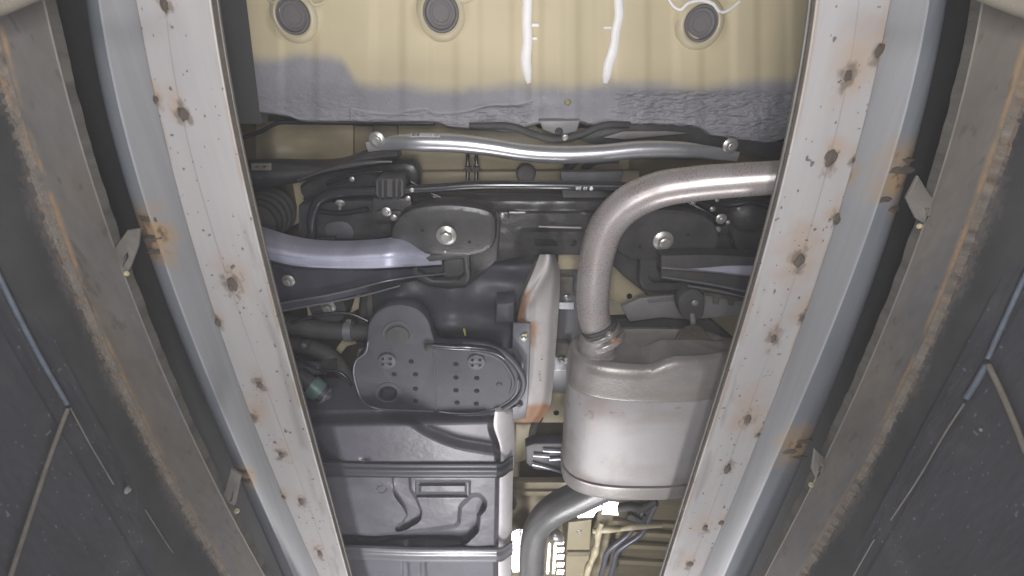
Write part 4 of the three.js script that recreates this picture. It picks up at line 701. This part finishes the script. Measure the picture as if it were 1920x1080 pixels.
strap(868, 893, (x) => 3 * sstep(600, 760, x), mat({ map: mottled(0.07, 0.07, 0.08, 0.2, 6), roughness: 0.38, metalness: 0.1 }), 'dark steel strap across the tank');
strap(1027, 1050, (x) => -2 + 6 * sstep(600, 800, x), mat({ map: mottled(0.3, 0.3, 0.32, 0.2, 6), roughness: 0.3, metalness: 0.6 }), 'shiny steel strap across the tank');
part(tank, 'side_shield', sheet(12, 60, (u, v) => { const y = lerp(772, 1120, v); return [lerp(lineY([[928, 772], [926, 800], [938, 840], [936, 900], [934, 1120]].map(([a, b]) => [b, a]), y), lineY([[962, 772], [966, 830], [962, 900], [958, 1120]].map(([a, b]) => [b, a]), y), u), y, 0.735 + 0.04 * u * u]; }, 0.02, 1), mat({ map: mottled(0.6, 0.575, 0.58, 0.15, 6), roughness: 0.45, metalness: 0.15 }), 'pale metal shield along the side of the tank');
part(tank, 'filler_neck', tube([[560, 840, 0.78, 36], [590, 800, 0.77, 30], [640, 770, 0.79, 24], [680, 750, 0.83, 18]]), M.tank);

// ---- hoses and small parts left of the canister
C('filler_hose', tube([[500, 600, 0.87, 18], [560, 612, 0.87, 18], [620, 620, 0.87, 17], [700, 624, 0.88, 16]]), M.rubber, 'thick black rubber hose');
C('hose_clamp', tube([[648, 621, 0.87, 20], [655, 621, 0.87, 20], [662, 621, 0.87, 20]]), M.galv);
C('hose_clip', plate(rrect(648, 600, 658, 608, 1), 0.85, 0.006, { holes: [rrect(650, 603, 656, 607, 0.5)] }), M.tab);
C('breather_pipe', tube([[690, 520, 0.9, 10], [686, 560, 0.9, 10], [682, 600, 0.9, 10], [676, 640, 0.9, 9]]), M.rubber);
C('spacer', plate([[690, 548], [697, 550], [699, 592], [690, 592], [687, 570]], 0.88, 0.008), M.tab);
C('vent_hose', tube([[520, 640, 0.88, 14], [580, 650, 0.87, 15], [620, 668, 0.86, 15], [640, 690, 0.86, 14], [660, 720, 0.84, 12]]), M.rubber);
C('vent_hose', tube([[530, 690, 0.86, 16], [570, 690, 0.86, 15], [610, 690, 0.86, 12]]), M.blackPlastic);
C('body_bracket', plate([[626, 660], [640, 640], [676, 636], [668, 645], [650, 650], [636, 668]], 0.92, 0.01), M.cream, 'small cream body flange');
C('body_bracket', plate([[575, 574], [582, 574], [584, 604], [578, 604]], 0.9, 0.01), M.cream); C('body_bracket', plate([[668, 548], [676, 546], [672, 580], [656, 588]], 0.92, 0.01), M.cream);
const mount = C('rubber_mount', orient(new THREE.CylinderGeometry(0.038, 0.042, 0.03, 30), P(618, 570, 0.9), DOWN), M.rubber); bolt(mount, 616, 575, 0.884, 14, M.steelBolt);
const qc = C('quick_coupling', tube([[560, 700, 0.82, 13], [585, 722, 0.81, 15], [610, 742, 0.8, 15], [640, 762, 0.79, 14]]), M.blackPlastic, 'black hose coupling with a green sleeve');
part(qc, 'sleeve', tube([[582, 722, 0.808, 21], [592, 729, 0.806, 21], [601, 736, 0.804, 20]]), M.green, 'dull green sleeve'); part(qc, 'clamp', tube([[606, 741, 0.803, 20], [609, 743, 0.803, 20], [612, 745, 0.803, 20]]), M.galv);
part(qc, 'collar', tube([[624, 752, 0.797, 24], [627, 754, 0.797, 25], [630, 756, 0.797, 24]]), M.tab);

// ---- exhaust: muffler, rear pipe, front pipe
{
  const xc = 0.255, yc = 0.733 + CAMY, a = 0.153, b = 0.0735, N = 84, ex = 2 / 2.7;
  const ringAt = (s, z, i, bump) => { const t = i / N * 2 * Math.PI, c = Math.cos(t), sn = Math.sin(t), sc = (q) => Math.sign(q) * Math.abs(q) ** ex; const x = xc + a * s * sc(c); return V(x, yc + (Math.max(0, b - a * (1 - s) * 0.9)) * sc(sn), z + (bump ? bump(x) * sstep(0.35, -0.1, sn) : 0)); };
  const prof = (list, bump) => gridGeo(N, list.length - 1, (i, j) => ringAt(list[j][0], list[j][1], i, list[j][2] ? bump : null), (p, i, j) => [i / N * 0.74, p.z + list[j][0] * 0.1], 0.55);
  const zr = -0.522, zs = -0.585, zf = -0.845, zfs = -0.806;
  const st = (x) => 0.017 * sstep(0.23, 0.27, x);
  const shell = C('muffler', prof([[0.96, zs + 0.008], [0.96, zs - 0.0035], [0.985, zs - 0.0045], [0.995, zs - 0.007], [0.996, -0.66], [0.998, -0.72], [0.996, -0.78], [0.995, zfs + 0.007], [0.985, zfs + 0.0045], [0.96, zfs + 0.0035], [0.96, zfs - 0.008]]), M.stained, 'large oval stainless muffler with stained pinkish grey shell');
  part(shell, 'end_cap', prof([[0.955, zs - 0.001], [1.005, zs - 0.001], [1.006, zs + 0.003], [1.0, zs + 0.006], [0.997, zr - 0.022, 1], [0.985, zr - 0.012, 1], [0.96, zr - 0.004, 1], [0.92, zr, 1], [0.86, zr + 0.001, 1], [0.8, zr - 0.003, 1], [0.55, zr - 0.003, 1], [0.46, zr - 0.003, 1]].map((r) => r), st), M.cap, 'brownish rear end cap of the muffler');
  part(shell, 'end_cap', prof([[0.955, zfs + 0.001], [1.005, zfs + 0.001], [1.008, zfs - 0.002], [1.003, zfs - 0.006], [1.0, zf + 0.012], [0.985, zf + 0.003], [0.95, zf], [0.54, zf + 0.006]], null), M.cap, 'bright front end cap of the muffler');
  const onZ = (px, py, z) => { const t = (540 - py) / FOCAL, k = z / (-CE + t * SE); return [(px - 960) / FOCAL * k, (SE + t * CE) * k + CAMY]; };
  const facePlate = (pts, z, th) => new THREE.ExtrudeGeometry(new THREE.Shape(pts.map(([x, y]) => new THREE.Vector2(...onZ(x, y, z)))), { depth: th, bevelEnabled: true, bevelSize: 0.001, bevelThickness: 0.001, bevelSegments: 2 }).translate(0, 0, z);
  const dirt = mat({ map: mottled(0.11, 0.09, 0.07, 0.6, 20, 0.03), roughness: 0.85, bumpMap: grainB, bumpScale: 0.002 });
  const mb = part(shell, 'mount_bracket', facePlate([[1268, 640], [1272, 628], [1284, 618], [1300, 614], [1314, 618], [1322, 630], [1334, 644], [1326, 654], [1310, 650], [1296, 657], [1280, 652]], -0.516, 0.006), dirt, 'dark rusty hanger bracket on the muffler end');
  part(shell, 'inlet_boss', sweep([V(0.15, 0.725 + CAMY, zr - 0.01), V(0.15, 0.725 + CAMY, zr + 0.004), V(0.15, 0.725 + CAMY, zr + 0.03)], [0.04, 0.034, 0.03], {}), M.cap);
  const pipe = C('exhaust_pipe', tube([[1600, 318, 0.655, 31], [1470, 332, 0.69, 31.5], [1380, 338, 0.713, 32], [1300, 345, 0.733, 33], [1232, 357, 0.75, 34], [1175, 384, 0.76, 34], [1138, 424, 0.763, 33.5], [1121, 472, 0.76, 32.5], [1113, 530, 0.75, 31], [1112, 580, 0.74, 30], [1122, 622, 0.732, 29], [1134, 650, 0.725, 28]], { n: 160, m: 36 }), M.pipe, 'thick bent exhaust pipe leading from the muffler to the right');
  // flange pair at the joint
  const fdir = P(1122, 622, 0.732).sub(P(1134, 650, 0.725)).normalize();
  const fl = (at, rx, ry, th) => { const s = new THREE.Shape(); s.absellipse(0, 0, rx, ry, 0, Math.PI * 2); const g = new THREE.ExtrudeGeometry(s, { depth: th, bevelEnabled: true, bevelSize: 0.0015, bevelThickness: 0.0015, bevelSegments: 2, curveSegments: 40 }); g.applyQuaternion(new THREE.Quaternion().setFromUnitVectors(V(0, 0, 1), fdir)); g.translate(at.x, at.y, at.z); return g; };
  part(pipe, 'flange', fl(P(1126, 626, 0.735), 0.036, 0.041, 0.006), M.cap); part(pipe, 'flange', fl(P(1131, 640, 0.734), 0.039, 0.044, 0.007), M.pipe);
  part(pipe, 'gasket', fl(P(1124, 616, 0.735), 0.0315, 0.0335, 0.005), M.rubber);
  part(pipe, 'bolt', orient(boltGeo(0.011, { stud: true }), P(1150, 640, 0.705), fdir.clone().add(V(0.1, -0.3, 0))), M.rustBolt, 'rusty flange bolt'); part(pipe, 'nut', orient(boltGeo(0.007), P(1143, 628, 0.7), fdir.clone().add(V(0, -0.5, 0))), M.pipe);
  C('front_pipe', tube([[1140, 905, 0.75, 30], [1085, 932, 0.76, 29], [1040, 955, 0.77, 28], [1010, 985, 0.78, 25], [1000, 1020, 0.78, 24], [997, 1070, 0.78, 23.5], [996, 1140, 0.78, 23]], { n: 80, m: 28 }), mat({ map: mottled(0.17, 0.17, 0.17, 0.2, 7, 0.004), roughness: 0.36, metalness: 0.4, bumpMap: grainB, bumpScale: 0.0004 }), 'grey front exhaust pipe bending down from the muffler');
}
// hangers
const hg = C('exhaust_hanger', plate([[1272, 562], [1290, 545], [1310, 544], [1322, 560], [1320, 590], [1308, 602], [1290, 602], [1276, 590]], 0.82, 0.03, { bevel: 0.005, smooth: 50 }), M.rubber, 'dark rubber hanger behind the muffler'); bolt(hg, 1303, 568, 0.819, 6, M.steelBolt);
part(hg, 'rod', tube([[1298, 590, 0.82, 5], [1300, 610, 0.8, 5], [1302, 632, 0.76, 5]]), M.cap);
C('cross_bracket', plate([[1165, 575], [1200, 560], [1290, 552], [1400, 560], [1400, 590], [1300, 600], [1240, 596], [1180, 604]], 0.9, 0.012, { bevel: 0.003 }), mat({ map: mottled(0.3, 0.29, 0.29, 0.2, 6), roughness: 0.4, metalness: 0.3 }), 'grey cross bracket above the muffler');
C('cross_bracket', plate([[1215, 562], [1290, 556], [1290, 562], [1216, 568]], 0.895, 0.004, { bevel: 0.001 }), M.galv);
C('clip_strip', plate([[1320, 548], [1400, 560], [1400, 566], [1378, 564], [1376, 574], [1366, 572], [1366, 562], [1350, 560], [1348, 572], [1338, 570], [1338, 556], [1320, 554]], 0.88, 0.006), M.tab);
C('floor_bracket', plate([[1120, 600], [1320, 590], [1380, 640], [1400, 700], [1120, 700]], 0.95, 0.02), M.dark);
C('body_panel', plate([[1140, 480], [1220, 560], [1200, 580], [1140, 560]], 0.96, 0.02, { bevel: 0.003 }), M.cream, 'cream body corner beside the exhaust pipe');
C('grommet', orient(new THREE.CylinderGeometry(0.006, 0.006, 0.004, 16), P(1180, 555, 0.959), DOWN), M.hole);
C('body_panel', plate([[1046, 478], [1110, 478], [1110, 512], [1046, 512]], 0.97, 0.03, { bevel: 0.003 }), M.cream);
C('tunnel_shield', plate([[1030, 512], [1110, 512], [1100, 735], [1030, 735]], 0.95, 0.02, { bevel: 0.002 }), mat({ map: mottled(0.2, 0.2, 0.21, 0.15, 6), roughness: 0.4, metalness: 0.3 }), 'grey tunnel shield between heat shield and muffler');
const L2 = V(0.2, 0.06, -1.5), L0 = V(0.05, 0.06, -0.2);
for (const [x0, y0, x1, y1] of [[1046, 520, 1076, 552], [1042, 644, 1068, 672]]) C('clip', plate(rrect(x0, y0, x1, y1, 3), 0.93, 0.02, { bevel: 0.002 }), M.tab);
for (const [x0, y0, x1, y1] of [[1048, 567, 1076, 583], [1040, 683, 1064, 697]]) { const c = C('clip', slab([[x0, y0], [x1, y0], [x1, y1 - 3], [x0, y1 - 3]], 0.925, V(0.3, 0.06, 0.42), 0.004), M.galv, 'bright metal clip'); bolt(c, (x0 + x1) / 2, y0 - 8, 0.925, 7, M.steelBolt); }
C('floor_plate', plate([[980, 738], [1075, 738], [1075, 793], [975, 793]], 0.96, 0.03, { bevel: 0.003 }), M.cream, 'cream floor plate with a small hole');
C('grommet', orient(new THREE.CylinderGeometry(0.007, 0.007, 0.004, 18), P(1043, 774, 0.959), DOWN), M.hole);
C('floor_rail', plate([[966, 796], [1000, 796], [996, 860], [975, 868], [964, 868]], 0.92, 0.02, { bevel: 0.006 }), M.cream); C('cable_tube', tube([[1012, 780, 0.93, 8], [1002, 800, 0.92, 8], [998, 830, 0.9, 8], [1000, 850, 0.88, 7]]), M.tab);
const hb = C('hanger_bracket', plate([[985, 838], [1002, 832], [1060, 832], [1060, 886], [1004, 882], [986, 870]], 0.83, 0.03, { bevel: 0.006 }), mat({ map: mottled(0.075, 0.072, 0.08, 0.2, 6), roughness: 0.5 }), 'dark hanger bracket with bright rods left of the muffler');
for (const p of [[[998, 870], [1022, 876], [1062, 888]], [[1000, 854], [1030, 856]], [[1018, 845], [1062, 847]], [[1030, 862], [1062, 860]]]) part(hb, 'rod', tube(p.map(([x, y]) => [x, y, 0.824, 2.6]), { m: 8 }), M.galv);

// ---- floor ahead of the muffler (lower right)
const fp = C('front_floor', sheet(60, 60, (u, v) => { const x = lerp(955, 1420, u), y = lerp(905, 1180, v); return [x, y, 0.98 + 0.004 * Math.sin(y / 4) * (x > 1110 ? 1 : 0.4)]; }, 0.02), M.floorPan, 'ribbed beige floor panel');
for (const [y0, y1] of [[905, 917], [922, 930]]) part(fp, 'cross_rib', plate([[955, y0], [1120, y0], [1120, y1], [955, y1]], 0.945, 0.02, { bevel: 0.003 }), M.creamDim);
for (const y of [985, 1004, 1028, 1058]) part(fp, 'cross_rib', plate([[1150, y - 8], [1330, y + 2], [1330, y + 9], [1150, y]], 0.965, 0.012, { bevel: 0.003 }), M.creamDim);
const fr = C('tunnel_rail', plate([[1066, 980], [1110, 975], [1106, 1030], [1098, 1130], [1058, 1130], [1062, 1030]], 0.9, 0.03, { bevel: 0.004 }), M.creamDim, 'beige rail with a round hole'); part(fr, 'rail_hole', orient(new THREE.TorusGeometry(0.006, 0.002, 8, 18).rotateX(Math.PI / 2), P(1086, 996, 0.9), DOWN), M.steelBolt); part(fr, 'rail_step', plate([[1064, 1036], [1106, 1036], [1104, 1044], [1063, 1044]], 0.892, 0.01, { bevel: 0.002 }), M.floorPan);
part(fr, 'crimped_edge', tube([[1128, 980, 0.9, 5], [1122, 1000, 0.89, 7], [1120, 1018, 0.9, 5], [1116, 1034, 0.89, 7], [1110, 1050, 0.9, 5], [1104, 1064, 0.89, 6], [1098, 1090, 0.9, 5]], { n: 60 }), M.cream);
part(fr, 'crimped_edge', tube([[1112, 996, 0.895, 5], [1140, 992, 0.89, 7], [1165, 992, 0.9, 4], [1185, 988, 0.89, 6], [1240, 985, 0.9, 4]], { n: 60 }), M.cream);
for (let i = 0; i < 3; i++) part(fr, 'fin', slab([[1017 + i * 11, 1018], [1022 + i * 11, 1018], [1018 + i * 11, 1076], [1013 + i * 11, 1076]], 0.88, L2, 0.004), M.alu);
for (let i = 0; i < 5; i++) part(fr, 'fin', slab([[1045, 1012 + i * 14], [1058, 1012 + i * 14], [1057, 1021 + i * 14], [1043, 1021 + i * 14]], 0.885, L2, 0.004), M.alu);
C('cable_clip', tube([[1030, 1000, 0.89, 9], [1042, 1004, 0.88, 11], [1052, 1010, 0.89, 8]]), M.steelBolt);
for (const o of [[[1076, 952], [1092, 946], [1098, 938], [1116, 935], [1128, 942], [1128, 955], [1118, 960], [1112, 970], [1084, 971], [1076, 962]], [[1132, 938], [1160, 942], [1157, 952], [1160, 966], [1128, 964]]]) C('foil_patch', slab(o, 0.87, L2, 0.002), M.alu, 'crumpled bright foil patch');
C('tunnel_foil', slab([[958, 934], [966, 932], [969, 946], [965, 956], [956, 956]], 0.9, V(-0.2, 0.06, -1.5), 0.002), M.alu); C('tunnel_foil', slab([[952, 1012], [962, 996], [974, 990], [984, 994], [982, 1030], [976, 1072], [962, 1073], [955, 1050], [948, 1036]], 0.9, V(-0.2, 0.06, -1.5), 0.002), M.alu, 'bright aluminium foil beside the front pipe');
for (const d of [0, 18]) C('brake_pipe', tube([[1212 + d, 945, 0.9, 5], [1196 + d * 1.1, 975, 0.9, 5], [1180 + d * 1.3, 1000, 0.9, 5], [1140 + d, 1034, 0.9, 5], [1132 + d, 1060, 0.9, 5], [1120 + d, 1110, 0.9, 5]], { m: 10, n: 60 }), mat({ map: mottled(0.16, 0.16, 0.19, 0.2, 6), roughness: 0.28, metalness: 0.4 }));
C('pipe_clip', plate([[1178, 968], [1184, 966], [1204, 976], [1208, 968], [1213, 970], [1208, 984], [1200, 984], [1176, 974]], 0.885, 0.012, { bevel: 0.002 }), M.rubber);
C('hose', tube([[1150, 955, 0.92, 8], [1180, 950, 0.91, 9], [1205, 952, 0.9, 8], [1230, 938, 0.9, 7]]), M.rubber);

renderer.render(scene, camera);
